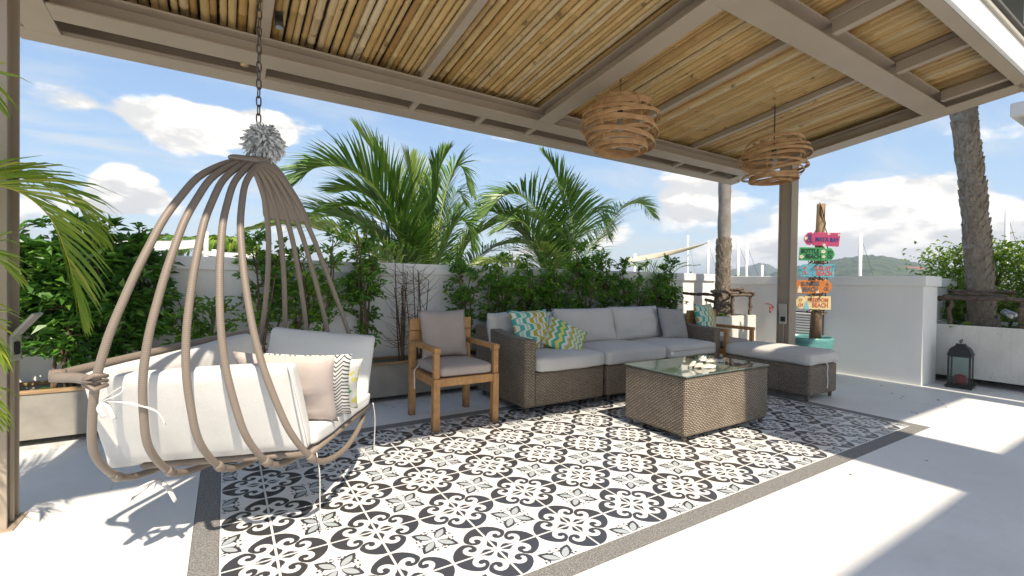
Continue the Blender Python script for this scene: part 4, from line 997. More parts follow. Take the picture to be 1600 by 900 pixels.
# hedge along the wall, left to right
hd = [(-2.35, 1.45, .34, 1500, 'leaf_dark', 'dense dark shrub in the trough beyond the left post'),
      (-1.62, 1.50, .36, 2300, 'leaf_dark', 'dense dark shrub showing just right of the left post'),
      (-1.18, 1.50, .34, 3200, 'leaf_dark', 'dense broad leaved shrub filling the trough left of the hanging chair'),
      (-.82, 1.40, .28, 2300, 'leaf_dark', 'dark shrub directly behind the tip of the hanging chair'),
      (-.42, .98, .24, 720, 'leaf_hedge', 'low loose shrub seen between the ribs of the hanging chair'),
      (.10, 1.42, .26, 1360, 'leaf_hedge', 'bright shrub topping the wall behind the right ribs of the hanging chair'),
      (.48, 1.52, .24, 1680, 'leaf_hedge', 'tall leafy shrub behind the right cushion of the hanging chair'),
      (.93, 1.70, .19, 1600, 'leaf_hedge', 'tallest bright shrub between the hanging chair and the armchair'),
      (1.98, 1.38, .25, 1200, 'leaf_hedge', 'loose climbing shrub right above the armchair'),
      (2.42, 1.36, .25, 1520, 'leaf_hedge', 'shrub above the left arm of the sofa'),
      (2.86, 1.34, .27, 1680, 'leaf_hedge', 'shrub above the patterned pillows of the sofa'),
      (3.28, 1.50, .26, 1840, 'leaf_hedge', 'shrub above the middle sofa cushion'),
      (3.68, 1.60, .27, 1920, 'leaf_hedge', 'dense high shrub in the middle of the sofa hedge'),
      (4.08, 1.42, .25, 1600, 'leaf_hedge', 'shrub right of the dense high one in the sofa hedge'),
      (4.50, 1.34, .26, 1520, 'leaf_hedge', 'shrub above the right sofa back cushion'),
      (4.95, 1.38, .26, 1440, 'leaf_hedge', 'shrub above the grey geometric pillow'),
      (5.33, 1.46, .22, 1200, 'leaf_hedge', 'last shrub of the hedge next to the corner palm')]
for i, (x, zt, rx, n, m, lb) in enumerate(hd):
    shrub(x, 2.37, .30, zt, rx, .17, n, lb, 100+i, m, .085 if m == 'leaf_dark' else .058, stems=6 if n > 1500 else 4)
# bare twiggy shrub behind the armchair
q = random.Random(77); bt = empty('bare_shrub', (1.42, 2.38, .3), 'leafless twiggy shrub on the wall behind the armchair', 'shrub'); st = MB()
for i in range(15):
    x0 = q.choice((1.30, 1.33, 1.46, 1.50, 1.53)); tp = V(x0+q.uniform(-.10, .10), 2.44+q.uniform(-.05, .07), q.uniform(.95, 1.34)); b = V(x0, 2.38+q.uniform(-.03, .03), .25)
    pts = smoothpath([b, b.lerp(tp, .4)+V(q.uniform(-.03, .03), 0, 0), tp], 5); st.tube(pts, [.009*(1-.75*j/len(pts))+.001 for j in range(len(pts))], 5)
    for k in range(9):
        p = pts[q.randrange(3, len(pts))]; e = p+V(q.uniform(-.22, .22), q.uniform(-.08, .06), q.uniform(.0, .20)); st.tube([p, p.lerp(e, .5)+V(0, 0, -.01), e], [.003, .002, .001], 4, caps=False)
rel(st.build('twigs', 'stem', boxuv=False), bt)

def frond(pts, nleaf, L0, mb_l, mb_r, droop=.35, wid=.022, roll=0.0, seed=0, split=.0, up0=V(0, 0, 1), ang=55, rr=.014):
    """pinnate palm leaf along a smooth rachis"""
    q = random.Random(seed); P = smoothpath(pts, 8); N = len(P); cum = [0]
    for i in range(1, N): cum.append(cum[-1]+(P[i]-P[i-1]).length)
    T = cum[-1]; mb_r.tube(P, [rr*(1-.88*i/(N-1)) for i in range(N)], 5, caps=False)
    def at_(s):
        for i in range(1, N):
            if cum[i] >= s: f = (s-cum[i-1])/(cum[i]-cum[i-1]+1e-9); return P[i-1].lerp(P[i], f), (P[i]-P[i-1]).normalized()
        return P[-1], (P[-1]-P[-2]).normalized()
    for k in range(nleaf):
        f = .10 + .90*k/(nleaf-1); p, tg_ = at_(T*min(1, f)); side = tg_.cross(up0); side = side.normalized() if side.length > .05 else cr.copy(); nn = side.cross(tg_)
        if roll: Mr = Matrix.Rotation(roll, 3, tg_); side = Mr @ side; nn = Mr @ nn
        L = L0*(math.sin(PI*(.16+.80*f))**.7)*q.uniform(.86, 1.06)
        for sg_ in (-1, 1):
            an = R(ang*(1-.45*f)+q.uniform(-6, 6)); d = tg_*math.cos(an) + side*sg_*math.sin(an) + nn*q.uniform(.05, .28)
            d.normalize(); o = len(mb_l.v); w_ = wid*q.uniform(.8, 1.15); wdv = tg_*.8 - nn*.45; c_ = p.copy(); dd = d.copy()
            for j, ww in ((0, .45), (1, 1.0), (2, .8), (3, .12)):
                mb_l.v += [tuple(c_ - wdv*w_*ww*.5), tuple(c_ + wdv*w_*ww*.5)]
                c_ = c_ + dd*L/3; dd = (dd + V(0, 0, -droop*q.uniform(.6, 1.3)*(.5+.4*j))).normalized()
            for j in range(3): mb_l.face([o+2*j, o+2*j+1, o+2*j+3, o+2*j+2])
def palm(name, base, fronds, label, leafm='leaf_palm', rm='rachis', group=None, cat='palm', trunk=None):
    r = empty(name, base, label, cat, group)
    for i, (pts, n, L, kw) in enumerate(fronds):
        l_ = MB(); s_ = MB(); lm = kw.pop('leaf', leafm); rmm = kw.pop('rach', rm); frond(pts, n, L, l_, s_, seed=i*7+len(label), **kw)
        fo = rel(s_.build('frond', rmm, smooth=True, boxuv=False), r)
        lo = l_.build('leaflets', lm, boxuv=False); lo.parent = fo
    if trunk:
        t_ = MB(); t_.tube(smoothpath(trunk[0], 4), trunk[1], 12); rel(t_.build('trunk', 'bark_plain', smooth=True, boxuv=False), r)
    return r
def F(*uvy): return [aty(u, v, y) for u, v, y in uvy]
A0 = aty(655, 470, 4.2)
palm('coconut_palm', (A0.x, A0.y, -.5), [
    (F((652, 480, 4.2), (625, 365, 4.15), (590, 298, 4.1), (545, 264, 4.0), (495, 262, 3.9), (462, 285, 3.8)), 122, 1.01, dict(droop=.22, wid=0.037)),
    (F((650, 480, 4.3), (628, 350, 4.4), (612, 290, 4.5), (585, 240, 4.6), (560, 205, 4.7)), 95, 0.90, dict(droop=.2, wid=0.035, leaf='leaf_palm_light')),
    (F((660, 480, 4.3), (652, 380, 4.35), (648, 310, 4.4), (640, 250, 4.5)), 95, 0.90, dict(droop=.15, wid=0.035, leaf='leaf_palm_light', ang=30)),
    (F((668, 480, 4.1), (673, 380, 4.0), (681, 300, 3.95), (688, 262, 3.9), (700, 235, 3.85)), 108, 0.81, dict(droop=.35, wid=0.037, roll=.5)),
    (F((668, 480, 4.2), (690, 330, 4.3), (708, 268, 4.35), (722, 262, 4.3), (735, 300, 4.2)), 95, 0.73, dict(droop=.4, wid=0.033)),
    (F((655, 470, 4.3), (615, 400, 4.5), (575, 360, 4.7), (520, 338, 4.9), (470, 350, 5.0)), 108, 0.97, dict(droop=.3, wid=0.037)),
    (F((648, 470, 4.0), (600, 410, 3.9), (545, 375, 3.8), (470, 350, 3.7), (395, 358, 3.6)), 103, 0.81, dict(droop=.45, wid=0.033, rach='rachis_yellow', leaf='leaf_palm_light')),
    (F((665, 470, 4.0), (690, 400, 3.9), (712, 350, 3.85), (730, 350, 3.8), (738, 385, 3.75)), 80, 0.65, dict(droop=.5, wid=0.030)),
    (F((655, 470, 4.4), (640, 410, 4.6), (600, 330, 4.8), (560, 300, 5.0), (520, 300, 5.2)), 103, 0.97, dict(droop=.3, wid=0.037)),
    (F((657, 480, 4.1), (640, 430, 4.0), (620, 400, 3.9), (590, 390, 3.8), (560, 400, 3.75)), 71, 0.68, dict(droop=.6, wid=0.033)),
    (F((660, 470, 4.5), (675, 400, 4.6), (700, 330, 4.7), (715, 300, 4.8), (728, 320, 4.8)), 70, .62, dict(droop=.45, wid=.032)),
    (F((655, 470, 4.1), (636, 390, 4.05), (600, 345, 4.0), (550, 322, 3.95), (500, 330, 3.9)), 84, .70, dict(droop=.35, wid=.036)),
    ], 'coconut palm with arching fronds above the wall behind the armchair', trunk=([(A0.x, A0.y, -.8), (A0.x, A0.y, .4), (A0.x, A0.y, .95)], [.16]*8+[.12]))
B0 = aty(870, 480, 4.4)
palm('coconut_palm', (B0.x, B0.y, -.5), [
    (F((872, 480, 4.4), (882, 350, 4.4), (878, 305, 4.4), (868, 268, 4.4), (850, 240, 4.4)), 95, 0.81, dict(droop=.18, wid=0.035, roll=-.4)),
    (F((866, 480, 4.3), (850, 360, 4.25), (825, 312, 4.2), (790, 305, 4.1), (755, 340, 4.0)), 113, 0.94, dict(droop=.35, wid=0.037)),
    (F((870, 480, 4.1), (892, 400, 4.0), (893, 345, 3.95), (885, 305, 3.9), (872, 285, 3.85)), 108, 0.78, dict(droop=.3, wid=0.037, ang=60)),
    (F((875, 480, 4.4), (915, 400, 4.5), (945, 362, 4.55), (968, 328, 4.6), (1000, 318, 4.65), (1022, 340, 4.7)), 103, 0.75, dict(droop=.4, wid=0.035)),
    (F((862, 480, 4.5), (840, 400, 4.6), (800, 350, 4.7), (765, 330, 4.8), (740, 345, 4.9)), 108, 0.97, dict(droop=.4, wid=0.037)),
    (F((868, 480, 4.2), (850, 420, 4.1), (835, 370, 4.0), (812, 345, 3.95), (780, 360, 3.9)), 95, 0.81, dict(droop=.5, wid=0.035)),
    (F((872, 480, 4.6), (900, 380, 4.8), (925, 330, 4.9), (940, 330, 5.0), (950, 370, 5.0)), 95, 0.81, dict(droop=.5, wid=0.035)),
    (F((860, 480, 4.0), (820, 440, 3.9), (790, 415, 3.85), (760, 410, 3.8), (735, 425, 3.75)), 80, 0.68, dict(droop=.5, wid=0.033, leaf='leaf_palm_light')),
    (F((866, 480, 3.9), (858, 430, 3.8), (850, 405, 3.75), (842, 385, 3.7)), 61, 0.55, dict(droop=.4, wid=0.030, leaf='leaf_palm_light', rach='rachis_yellow')),
    ], 'coconut palm with drooping fronds above the wall behind the sofa', trunk=([(B0.x, B0.y, -.8), (B0.x, B0.y, .4), (B0.x, B0.y, .95)], [.16]*8+[.12]))
D0 = aty(705, 470, 5.2)
palm('coconut_palm', (D0.x, D0.y, -.5), [
    (F((700, 470, 5.2), (728, 385, 5.1), (770, 352, 5.0), (810, 335, 4.9), (850, 345, 4.8)), 103, 0.90, dict(droop=.45, wid=0.037, rach='rachis_yellow', leaf='leaf_palm_light')),
    (F((710, 470, 5.3), (740, 410, 5.4), (775, 385, 5.5), (815, 380, 5.6), (850, 395, 5.6)), 95, 0.81, dict(droop=.5, wid=0.037)),
    (F((700, 470, 5.2), (735, 430, 5.0), (770, 410, 4.9), (800, 410, 4.8)), 75, 0.68, dict(droop=.5, wid=0.035, leaf='leaf_palm_light')),
    (F((705, 470, 5.5), (690, 400, 5.7), (700, 350, 5.8), (720, 320, 5.9)), 75, 0.68, dict(droop=.4, wid=0.035)),
    ], 'low palm with a yellow midrib between the two coconut palms', trunk=([(D0.x, D0.y, -.8), (D0.x, D0.y, .3), (D0.x, D0.y, .9)], [.14]*8+[.10]))
E0 = aty(1030, 470, 3.6)
palm('fan_palm', (E0.x, E0.y, -.5), [(F((1030, 460, 3.6), (1030+a*.45, 420, 3.6), (1030+a, 400+abs(a)*.22, 3.6+s_)), 18, .22, dict(droop=.3, wid=.022, ang=35)) for a, s_ in ((-62, .1), (-42, .3), (-20, -.1), (0, .2), (22, -.2), (44, .1), (64, .3))],
     'small spiky palm tuft just over the wall left of the corner palm')
# areca palm at the left edge
palm('areca_palm', (-1.75, .45, 0), [
    (F((-260, 420, .45), (-120, 300, .52), (0, 290, .60), (70, 330, .66), (105, 400, .70), (128, 500, .72)), 54, 0.35, dict(droop=.35, wid=.017, rr=.006, rach='rachis_yellow', ang=48)),
    (F((-260, 400, .55), (-140, 300, .62), (-20, 275, .70), (60, 285, .78), (120, 320, .84), (150, 370, .88)), 48, 0.38, dict(droop=.55, wid=.018, rr=.006)),
    (F((-240, 620, .40), (-150, 480, .42), (-70, 400, .45), (-20, 395, .47), (20, 430, .48)), 35, 0.32, dict(droop=.6, wid=.015, rr=.005, rach='rachis_yellow')),
    (F((-240, 700, .40), (-160, 560, .42), (-90, 500, .45), (-40, 500, .47), (0, 560, .48)), 35, 0.30, dict(droop=.6, wid=.015, rr=.005)),
    (F((-240, 700, .50), (-170, 640, .5), (-110, 600, .5), (-50, 600, .52), (-10, 660, .52)), 32, 0.27, dict(droop=.6, wid=.015, rr=.005)),
    (F((-250, 620, .40), (-200, 300, .4), (-120, 150, .4), (-30, 110, .45), (-10, 160, .5)), 45, 0.32, dict(droop=.5, wid=.016, rr=.006)),
    ], 'areca palm fronds reaching in past the left post', leafm='leaf_areca')

# ------------------------------------------------------------------ tall palms in the box planters
def bark_trunk(name, pts, r0, r1, label, seed, scale_from=0.0, crown=True, plain_top=None, zc=None):
    q = random.Random(seed); P = smoothpath(pts, 10); N = len(P); r = empty(name, P[0], label, 'palm', 'tall palms in the white planters')
    rs = [r0+(r1-r0)*i/(N-1) + .004*math.sin(i*1.3) for i in range(N)]
    rs[0] *= 1.18; rs[1] *= 1.1
    rel(MB().tube(P, rs, 18).build('trunk', 'bark_plain', smooth=True, boxuv=False), r)
    sc = MB(); z = P[0].z + .02; row = 0; zt = P[-1].z if plain_top is None else plain_top
    while z < min(zt, P[-1].z-.05):
        i = min(range(N), key=lambda k: abs(P[k].z-z)); c_ = P[i]; ra = rs[i]; n_ = 10
        for k in range(n_):
            a = 2*PI*(k+.5*(row % 2))/n_ + q.uniform(-.08, .08); w_ = 2*PI/n_*.56*q.uniform(.85, 1.1); h = .115*q.uniform(.8, 1.2); t0 = .003; t1 = .014*q.uniform(.6, 1.6); vs_ = []
            zz = z+q.uniform(-.012, .012)
            for (da, dz_, dr) in ((-1, 0, t0), (1, 0, t0), (.92, h*.6, t1*.7), (.4, h*q.uniform(.85, 1.05), t1), (-.5, h*q.uniform(.8, 1.05), t1), (-.95, h*.55, t1*.7)):
                an = a+da*w_; vs_.append(V(c_.x+(ra+dr)*math.cos(an), c_.y+(ra+dr)*math.sin(an), zz+dz_))
            inn = [V(c_.x+(p.x-c_.x)*.9, c_.y+(p.y-c_.y)*.9, p.z-.004) for p in vs_]
            o = len(sc.v); sc.v += [tuple(p) for p in vs_+inn]; sc.face([o+i_ for i_ in range(6)])
            for e in range(6): sc.face([o+e, o+6+e, o+6+(e+1) % 6, o+(e+1) % 6])
        z += .062; row += 1
    s = rel(sc.build('leaf_bases', 'palm_bark', boxuv=False), r); s['kind'] = 'stuff'
    top = P[-1]
    for i in range(14 if crown else 0):
        a = 2*PI*i/14+q.uniform(-.2, .2); L = q.uniform(1.6, 2.1); e = q.uniform(.1, 1.2); l_ = MB(); s_ = MB(); h = V(math.cos(a), math.sin(a), 0)
        frond([top, top+h*L*.35+V(0, 0, .5*e), top+h*L*.75+V(0, 0, .45*e-.15), top+h*L+V(0, 0, .1*e-.6)], 30, .45, l_, s_, seed=i+seed, wid=.03)
        fo = rel(s_.build('frond', 'rachis', boxuv=False), r); lo = l_.build('leaflets', 'leaf_palm', boxuv=False); lo.parent = fo
    return r
bark_trunk('palm_tree', [(7.80, -.30, .60), (7.78, -.27, 1.2), (7.75, -.20, 2.2), (7.70, -.10, 3.3), (7.66, 0, 4.6), (7.64, .05, 6.2)], .125, .108, 'thick palm trunk with rough scaly bark in the large white planter', 11, plain_top=5.2)
bark_trunk('palm_tree', [(6.17, 2.15, .60), (6.17, 2.15, 1.2), (6.18, 2.15, 2.0), (6.18, 2.16, 3.2), (6.18, 2.18, 4.8), (6.2, 2.2, 6.0)], .10, .076, 'slimmer palm trunk in the white planter of the wall corner', 12, plain_top=1.75)
# driftwood rails round the trunks
def stick(mb, a, b, r_, q):
    a, b = Vector(a), Vector(b); pts = [a.lerp(b, f)+V(q.uniform(-.012, .012), q.uniform(-.012, .012), q.uniform(-.01, .01)) for f in (0, .2, .4, .6, .8, 1)]
    mb.tube(smoothpath(pts, 3), [r_*q.uniform(.75, 1.2) for _ in range(16)], 7)
def rail(name, label, posts, bars, seed):
    q = random.Random(seed); r = empty(name, posts[0][0], label, 'rail', 'driftwood rails on the white planters')
    for a, b in posts: m_ = MB(); stick(m_, a, b, .026, q); rel(m_.build('post', 'driftwood', smooth=True, boxuv=False), r)
    for a, b in bars: m_ = MB(); stick(m_, a, b, .022, q); rel(m_.build('bar', 'driftwood', smooth=True, boxuv=False), r)
    return r
rail('driftwood_rail', 'rough driftwood rail round the thick palm trunk', [((7.27, -.14, .68), (7.27, -.13, 1.0)), ((7.29, -.72, .68), (7.28, -.72, 1.0)), ((8.2, -.1, .68), (8.2, -.1, 1.0)), ((7.3, -1.5, .68), (7.3, -1.5, 1.0))],
     [((7.26, .05, 1.02), (7.27, -.95, 1.03)), ((7.30, -.02, 1.0), (7.30, -.62, 1.04)), ((7.28, -.6, 1.02), (7.29, -1.7, 1.02)), ((7.5, -.06, 1.10), (7.52, -.62, 1.09)), ((7.25, -.1, 1.03), (8.3, -.1, 1.04)), ((7.42, -.12, 1.07), (7.45, -.55, 1.06))], 1)
rail('driftwood_rail', 'rough driftwood rail round the slimmer corner palm', [((6.42, 1.86, .68), (6.41, 1.86, 1.0)), ((5.62, 1.88, .68), (5.63, 1.88, .98)), ((5.98, 1.86, .68), (5.97, 1.87, 1.0)), ((6.4, 2.42, .68), (6.4, 2.42, 1.0))],
     [((5.50, 1.87, 1.04), (6.10, 1.86, 1.03)), ((5.85, 1.83, 1.0), (6.47, 1.84, .995)), ((6.0, 1.9, 1.07), (6.2, 1.86, 1.08)), ((5.9, 1.92, 1.05), (6.47, 1.88, 1.03)), ((6.41, 1.80, 1.03), (6.41, 2.45, 1.04)), ((5.62, 1.80, .99), (5.63, 2.45, 1.0)), ((5.56, 1.95, .78), (5.95, 1.90, .96)), ((5.52, 1.98, .93), (5.9, 1.88, .82))], 2)
# spot lamp and variegated plants in the big planter
sl = empty('garden_spotlight', (7.42, -.60, .68), 'small steel garden spotlight beside the thick palm trunk', 'spotlight')
MB().tube([(0, 0, 0), (0, -.03, .14)], .014, 8).build('stake', 'black_metal', sl, smooth=True)
MB().tube([(-.03, -.06, .13), (0, .0, .165), (.03, .055, .20)], [.05, .045, .032], 14).build('head', 'steel_lamp', sl, smooth=True)
def rosette(x, y, z, n, L, Wd, label, seed, m='leaf_variegated', group='leafy plants in the large planter'):
    q = random.Random(seed); r = empty('leafy_plant', (x, y, z), label, 'plant', group); mb = MB()
    for i in range(n):
        a = q.uniform(0, 2*PI); e = q.uniform(.35, 1.2); l_ = L*q.uniform(.6, 1.1); h = V(math.cos(a), math.sin(a), 0); p0 = V(x, y, z-.03)+h*q.uniform(0, .06); sdv = V(-h.y, h.x, 0); o = len(mb.v)
        for j in range(6):
            f = j/5; c_ = p0 + h*l_*f*math.cos(e*(1-.4*f)) + V(0, 0, l_*(f*math.sin(e)-.45*f*f)); ww = Wd*math.sin(PI*min(.98, .12+.86*f))
            mb.v += [tuple(c_-sdv*ww+V(0, 0, ww*.3)), tuple(c_), tuple(c_+sdv*ww+V(0, 0, ww*.3))]
        for j in range(5):
            for k in (0, 1): a_ = o+3*j+k; mb.face([a_, a_+1, a_+4, a_+3])
    rel(mb.build('foliage', m, smooth=True, boxuv=False), r)
rosette(7.42, -.86, .68, 16, .34, .05, 'yellow green leafy plant right of the garden spotlight', 3)
rosette(7.40, -1.15, .68, 16, .36, .05, 'yellow green leafy plant at the right edge of the big planter', 4)
rosette(7.37, -.20, .68, 10, .22, .035, 'small leafy plant at the left end of the big planter', 5)
rosette(5.75, 1.97, .68, 10, .25, .03, 'small leafy plant at the foot of the corner palm', 6, 'leaf_hedge')
for i, (x, y, lb) in enumerate(((-1.10, 2.36, 'low leafy plant in the trough left of the hanging chair tip'), (-.80, 2.37, 'low broad leaved plant under the dark hedge near the chair tip'), (-1.40, 2.37, 'low leafy plant in the trough beside the left post'), (.80, 2.34, 'small plant at the left foot of the tallest shrub'), (1.25, 2.34, 'sprig in the trough beside the armchair back leg'))):
    rosette(x, y, .31, 9, .17 if i < 3 else .09, .028 if i < 3 else .016, lb, 30+i, 'leaf_dark', 'low plants in the trough planters')

# ------------------------------------------------------------------ bush and things beyond the walls
def bush(name, c, rx, ry, rz_, n, L, m, label, seed, cat='bush', group=None):
    q = random.Random(seed); r = empty(name, (c[0], c[1], -.7), label, cat, group); lf = MB(); st = MB(); cl = []
    for i in range(46):
        d = V(q.gauss(0, 1), q.gauss(0, 1), q.gauss(0, 1)).normalized()*q.uniform(.55, 1.0); p = V(c[0]+d.x*rx, c[1]+d.y*ry, c[2]+d.z*rz_); cl.append(p)
        st.tube([V(c[0], c[1], -.7), V(c[0], c[1], c[2]-rz_*.5).lerp(p, .4), p], [.03, .015, .004], 5, caps=False)
    for i in range(n):
        p = q.choice(cl); k = .30; lf_p = p + V(q.gauss(0, rx*k*.6), q.gauss(0, ry*k*.6), q.gauss(0, rz_*k*.45))
        s_ = L*q.uniform(.6, 1.2); leaf(lf, lf_p, V(q.gauss(0, 1), q.gauss(0, 1), q.gauss(-.2, .7)), V(q.gauss(0, .5), q.gauss(0, .5), 1), s_, s_*.5)
    rel(st.build('branches', 'stem', boxuv=False), r); rel(lf.build('foliage', m, boxuv=False), r)
bush('bush', (9.5, .0, 1.02), 1.15, 1.0, .72, 15000, .085, 'leaf_bush', 'large yellow green bush behind the thick palm trunk', 5)
bush('bush', (9.7, -1.9, 1.1), 1.2, 1.1, .8, 12000, .09, 'leaf_bush', 'yellow green bush at the right edge beyond the big planter', 6)
bush('bush', (24, 14.5, .8), 2.6, 1.6, 1.0, 2600, .2, 'leaf_far', 'low green bush beyond the wall right of the corner palm', 8)
bush('bush', (21, 17.5, .7), 2.2, 1.4, .9, 2000, .2, 'leaf_far', 'low green bush beyond the wall left of the corner palm', 9)
def mast(u, vt, y, r_, label, boom=None):
    p = aty(u, vt, y); m_ = empty('mast', (p.x, p.y, -.7), label, 'mast', 'white masts beyond the wall')
    rel(MB().tube([(p.x, p.y, -.7), (p.x, p.y, p.z)], r_, 10).build('pole', 'mast', smooth=True), m_)
    rel(MB().tube([(p.x, p.y, p.z-.15), (p.x+r_*16, p.y-r_*10, -.5)], r_*.10, 4).build('stay', 'iron'), m_)
    return m_
for (u, vt, y, r_, lb) in ((1075, 368, 14, .05, 'thin white mast left of the corner palm, farthest left'), (1107, 376, 14, .065, 'white mast just left of the corner palm'), (1154, 376, 14, .085, 'white mast just right of the corner palm'),
                        (1167, 379, 14, .085, 'second white mast right of the corner palm'), (1191, 414, 14, .07, 'short white post beside the two masts right of the corner palm'), (1345, 364, 7, .07, 'white mast right of the signpost'), (1574, 330, 5, .10, 'tall white mast above the bush at the right edge')):
    mast(u, vt, y, r_, lb)
# shade sails
def sail(name, pts, m, label, poles, sag=.25):
    r = empty(name, (pts[0].x, pts[0].y, -.7), label, 'shade sail', 'shade sails beyond the wall'); mb = MB(); n = 8
    A, B_, C_, D = pts
    for i in range(n+1):
        for j in range(n+1):
            u, v = i/n, j/n; p = A*(1-u)*(1-v)+B_*u*(1-v)+C_*u*v+D*(1-u)*v; p = p - V(0, 0, sag*4*u*(1-u)*.5+sag*4*v*(1-v)*.5); mb.v.append(tuple(p))
    for i in range(n):
        for j in range(n): a = i*(n+1)+j; mb.face([a, a+n+1, a+n+2, a+1])
    o = rel(mb.build('canvas', m, smooth=True), r); md = o.modifiers.new('s', 'SOLIDIFY'); md.thickness = .02
    for p in poles: rel(MB().tube([(p.x, p.y, -.7), tuple(p)], .06, 8).build('pole', 'mast', smooth=True), r)
def Q(u, v, y): return aty(u, v, y)
sail('shade_sail', [Q(160, 372, 13), Q(318, 374, 14), Q(300, 388, 11.5), Q(150, 384, 11)], 'sail', 'white shade sail left of the hanging chair ribs beyond the wall', [Q(322, 362, 14), Q(152, 380, 13)], .15)
sail('shade_sail', [Q(310, 392, 13), Q(470, 396, 14), Q(460, 402, 11), Q(330, 400, 11)], 'sail', 'low white shade sail seen through the hanging chair ribs', [Q(312, 392, 13), Q(335, 390, 12)], .1)
sail('shade_sail', [Q(976, 404, 12), Q(1108, 378, 14), Q(1062, 394, 13.6), Q(985, 410, 11.6)], 'sail_tan', 'tan shade sail with a raised corner above the hedge left of the masts', [Q(992, 396, 12)], .1)
def small_palm(u, v, y, h, label, seed, m):
    b = aty(u, v, y); q = random.Random(seed); r = empty('distant_palm', (b.x, b.y, -.7), label, 'palm', 'small palms beyond the wall'); top = b
    rel(MB().tube([(b.x, b.y, -.7), tuple(b)], [.12, .08], 8).build('trunk', 'bark_plain', smooth=True, boxuv=False), r); l_ = MB(); s_ = MB()
    for i in range(13):
        a = 2*PI*i/13+q.uniform(-.2, .2); e = q.uniform(.1, 1); hh = V(math.cos(a), math.sin(a), 0); frond([top, top+hh*h*.4+V(0, 0, h*.45*e), top+hh*h*.8+V(0, 0, h*.25*e), top+hh*h+V(0, 0, -h*.3)], 13, h*.42, l_, s_, seed=i, wid=.11, rr=.03)
    rel(s_.build('fronds', 'rachis', boxuv=False), r); rel(l_.build('leaflets', m, boxuv=False), r)
for i, (u, v, y, h, lb, m) in enumerate(((283, 384, 19, .9, 'small dark palm beyond the wall under the white sail', 'leaf_palm'), (322, 388, 22, 1.0, 'small dark palm behind the sail pole', 'leaf_palm'), (350, 382, 16, .65, 'small pale palm seen between the third and fourth ribs', 'leaf_bush'), (364, 390, 16, .6, 'small pale palm right behind the fourth rib', 'leaf_bush'), (378, 388, 17, .6, 'small pale palm between the right near ribs', 'leaf_bush'))):
    small_palm(u, v, y, h, lb, 60+i, m)

# dry leaves blown onto the floor
q = random.Random(21); dl = MB()
for i in range(26):
    x, y = q.uniform(-.9, 7.0), q.uniform(-1.2, 2.1)
    if q.random() < .5: x, y = q.uniform(4.8, 6.6), q.uniform(-1.0, .5)
    a = q.uniform(0, 6.3); leaf(dl, V(x, y, .004), V(math.cos(a), math.sin(a), 0), V(0, 0, 1), q.uniform(.02, .045), q.uniform(.008, .015), fold=.2)
lo_ = dl.build('dry_leaves', 'driftwood', boxuv=False); lo_['kind'] = 'stuff'
tag(lo_, 'scattered dry leaves on the terrace floor', 'leaves')

# ------------------------------------------------------------------ hills
def hill(name, az0, az1, dist, prof, seed, depth=500):
    """ridge as a strip of terrain: prof gives the height angle (deg) along the azimuth"""
    mb = MB(); n = 260; rows = 26
    for i in range(n+1):
        f = i/n; az = R(az0+(az1-az0)*f); hh = interp(f, [p[0] for p in prof], [p[1] for p in prof]); H = dist*math.tan(R(max(hh, 0)))
        for j in range(rows+1):
            g_ = j/rows; d = dist - depth*(1-g_); x, y = CAM.x+d*math.sin(az), CAM.y+d*math.cos(az)
            z = -2 + (H+3)*(math.sin(g_*PI/2)**1.3)*(1+.10*mnoise.noise(V(x*.006, y*.006, seed))) + g_*dist*.0035*mnoise.noise(V(x*.03, y*.03, seed+5)) + g_*dist*.0022*mnoise.noise(V(x*.09, y*.09, seed)) + 2.6*g_*mnoise.noise(V(x*.22, y*.22, seed))
            mb.v.append((x, y, z))
    for i in range(n):
        for j in range(rows): a = i*(rows+1)+j; mb.face([a, a+rows+1, a+rows+2, a+1])
    return tag(mb.build(name, 'hill_forest', smooth=True, boxuv=False), kind='structure')
hill('hills', 61, 79, 900, [(0, 1.2), (.13, 1.95), (.25, 2.45), (.43, 2.95), (.53, 2.9), (.63, 2.35), (.72, 1.95), (.83, 1.5), (1, .8)], 1)
hill('hills', 54, 64, 1900, [(0, .8), (.2, 1.3), (.4, 1.9), (.5, 2.1), (.6, 2.5), (.68, 2.35), (.8, 1.7), (1, 1.1)], 2, 700)
hill('hills', -40, 120, 4200, [(0, .1), (.3, .25), (.5, .2), (.7, .35), (1, .2)], 3, 900)
hr = empty('hillside_houses', (700, 300, 0), 'row of far red roofed houses at the foot of the green hill', 'houses'); q = random.Random(9)
for i in range(9):
    u = 1366+i*9.0+q.uniform(-2, 2); d = ray(u, 424+q.uniform(-2, 2)); t_ = 640/math.hypot(d.x, d.y); p = CAM+d*t_; w_ = q.uniform(3.2, 5.0); d_ = 4.0; hh = q.uniform(3.0, 4.4)
    z0 = p.z-6; wl = rel(MB().box(p.x-d_, p.x+d_, p.y-w_, p.y+w_, z0, p.z+hh-1.4).build('wall', 'house_white'), hr)
    rel(MB().prism([(p.x-d_-.4, p.y-w_-.5, p.z+hh-1.39), (p.x+d_+.4, p.y-w_-.5, p.z+hh-1.39), (p.x, p.y-w_-.5, p.z+hh+.3)], (0, 2*w_+1, 0)).build('roof', 'roof_red'), hr)

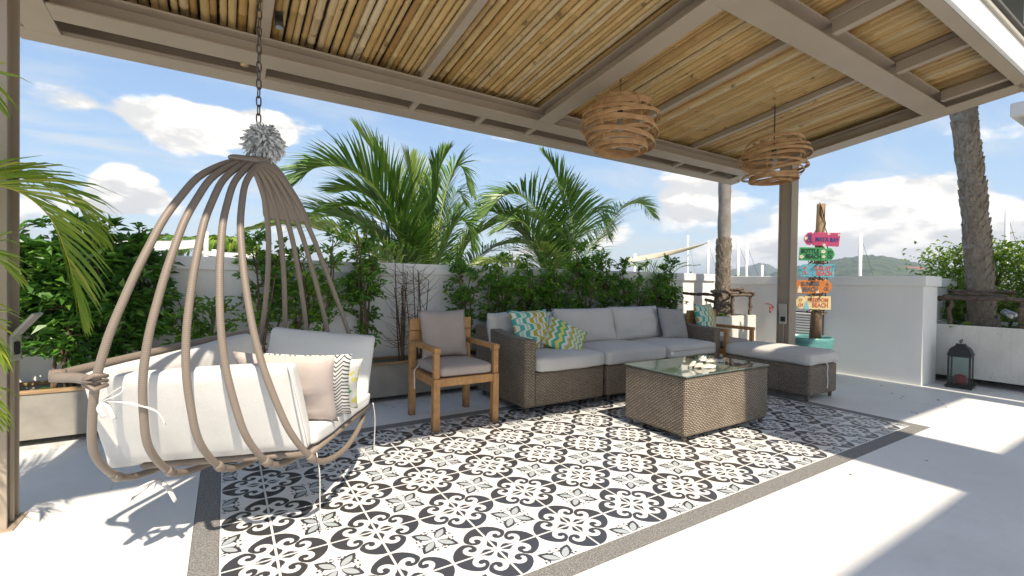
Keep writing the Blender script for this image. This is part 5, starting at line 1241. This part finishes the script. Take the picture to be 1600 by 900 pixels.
# ------------------------------------------------------------------ the house beside the terrace, added shade slabs behind
hs = empty('house', (7.5, -6, 0), 'white house eaves with dark trim above the right edge', 'house')
H_ = lambda o: rel(o, hs)
H_(bevel(MB().box(6.72, 9, -2.6, -.70, 2.92, 3.06).build('balcony_slab', 'house_white'), .01))
H_(MB().box(6.80, 9, -2.6, -.80, 2.86, 2.915).build('soffit', 'painted_steel'))
H_(bevel(MB().box(6.42, 9, -4.2, -.62, 4.12, 4.30).build('roof_edge', 'dark_trim'), .01))
H_(bevel(MB().box(6.60, 9, -4.2, -.80, 3.80, 4.115).build('fascia', 'house_white'), .01))
H_(MB().box(9.0, 9.3, -4.2, -2.7, 0, 4.3).build('wall', 'house_white'))
# unseen slabs added behind the viewpoint to cast the floor's shade edges
ZC = 3.62; k = math.cos(R(SUN_EL))/math.sin(R(SUN_EL))*ZC
def cs_(y): return y-k
cv = MB()
for (x0, x1, y0, y1) in ((-4, 3.10, cs_(-3.0), cs_(-1.23)), (3.1005, 4.12, cs_(-3.0), cs_(1.0)), (4.1205, 6.13, cs_(-3.0), cs_(-1.16)), (4.1205, 6.13, cs_(-.40), cs_(.90)), (6.1305, 6.40, cs_(-3.0), cs_(1.0))):
    cv.box(x0, x1, y0, y1, ZC-.16, ZC)
H_(cv.build('shadow_slab', 'house_white'))
for x in (-3.8, 2.9, 6.2): H_(MB().box(x, x+.16, cs_(-2.9), cs_(-2.9)+.16, 0, ZC-.161).build('shadow_slab_post', 'painted_steel'))  # posts added under the unseen shade slabs

# ------------------------------------------------------------------ the air
hm = bpy.data.materials.new('haze'); hm.use_nodes = True; hn = hm.node_tree; hn.nodes.clear()
pv_ = hn.nodes.new('ShaderNodeVolumePrincipled'); pv_.inputs['Color'].default_value = (.80, .88, .98, 1); pv_.inputs['Density'].default_value = .00045; pv_.inputs['Anisotropy'].default_value = .2
ho = hn.nodes.new('ShaderNodeOutputMaterial'); hn.links.new(pv_.outputs[0], ho.inputs['Volume']); MAT['haze'] = hm
hz = MB().box(-5200, 5200, -5200, 5200, -4.0, 130.0).build('haze', 'haze'); hz['kind'] = 'stuff'
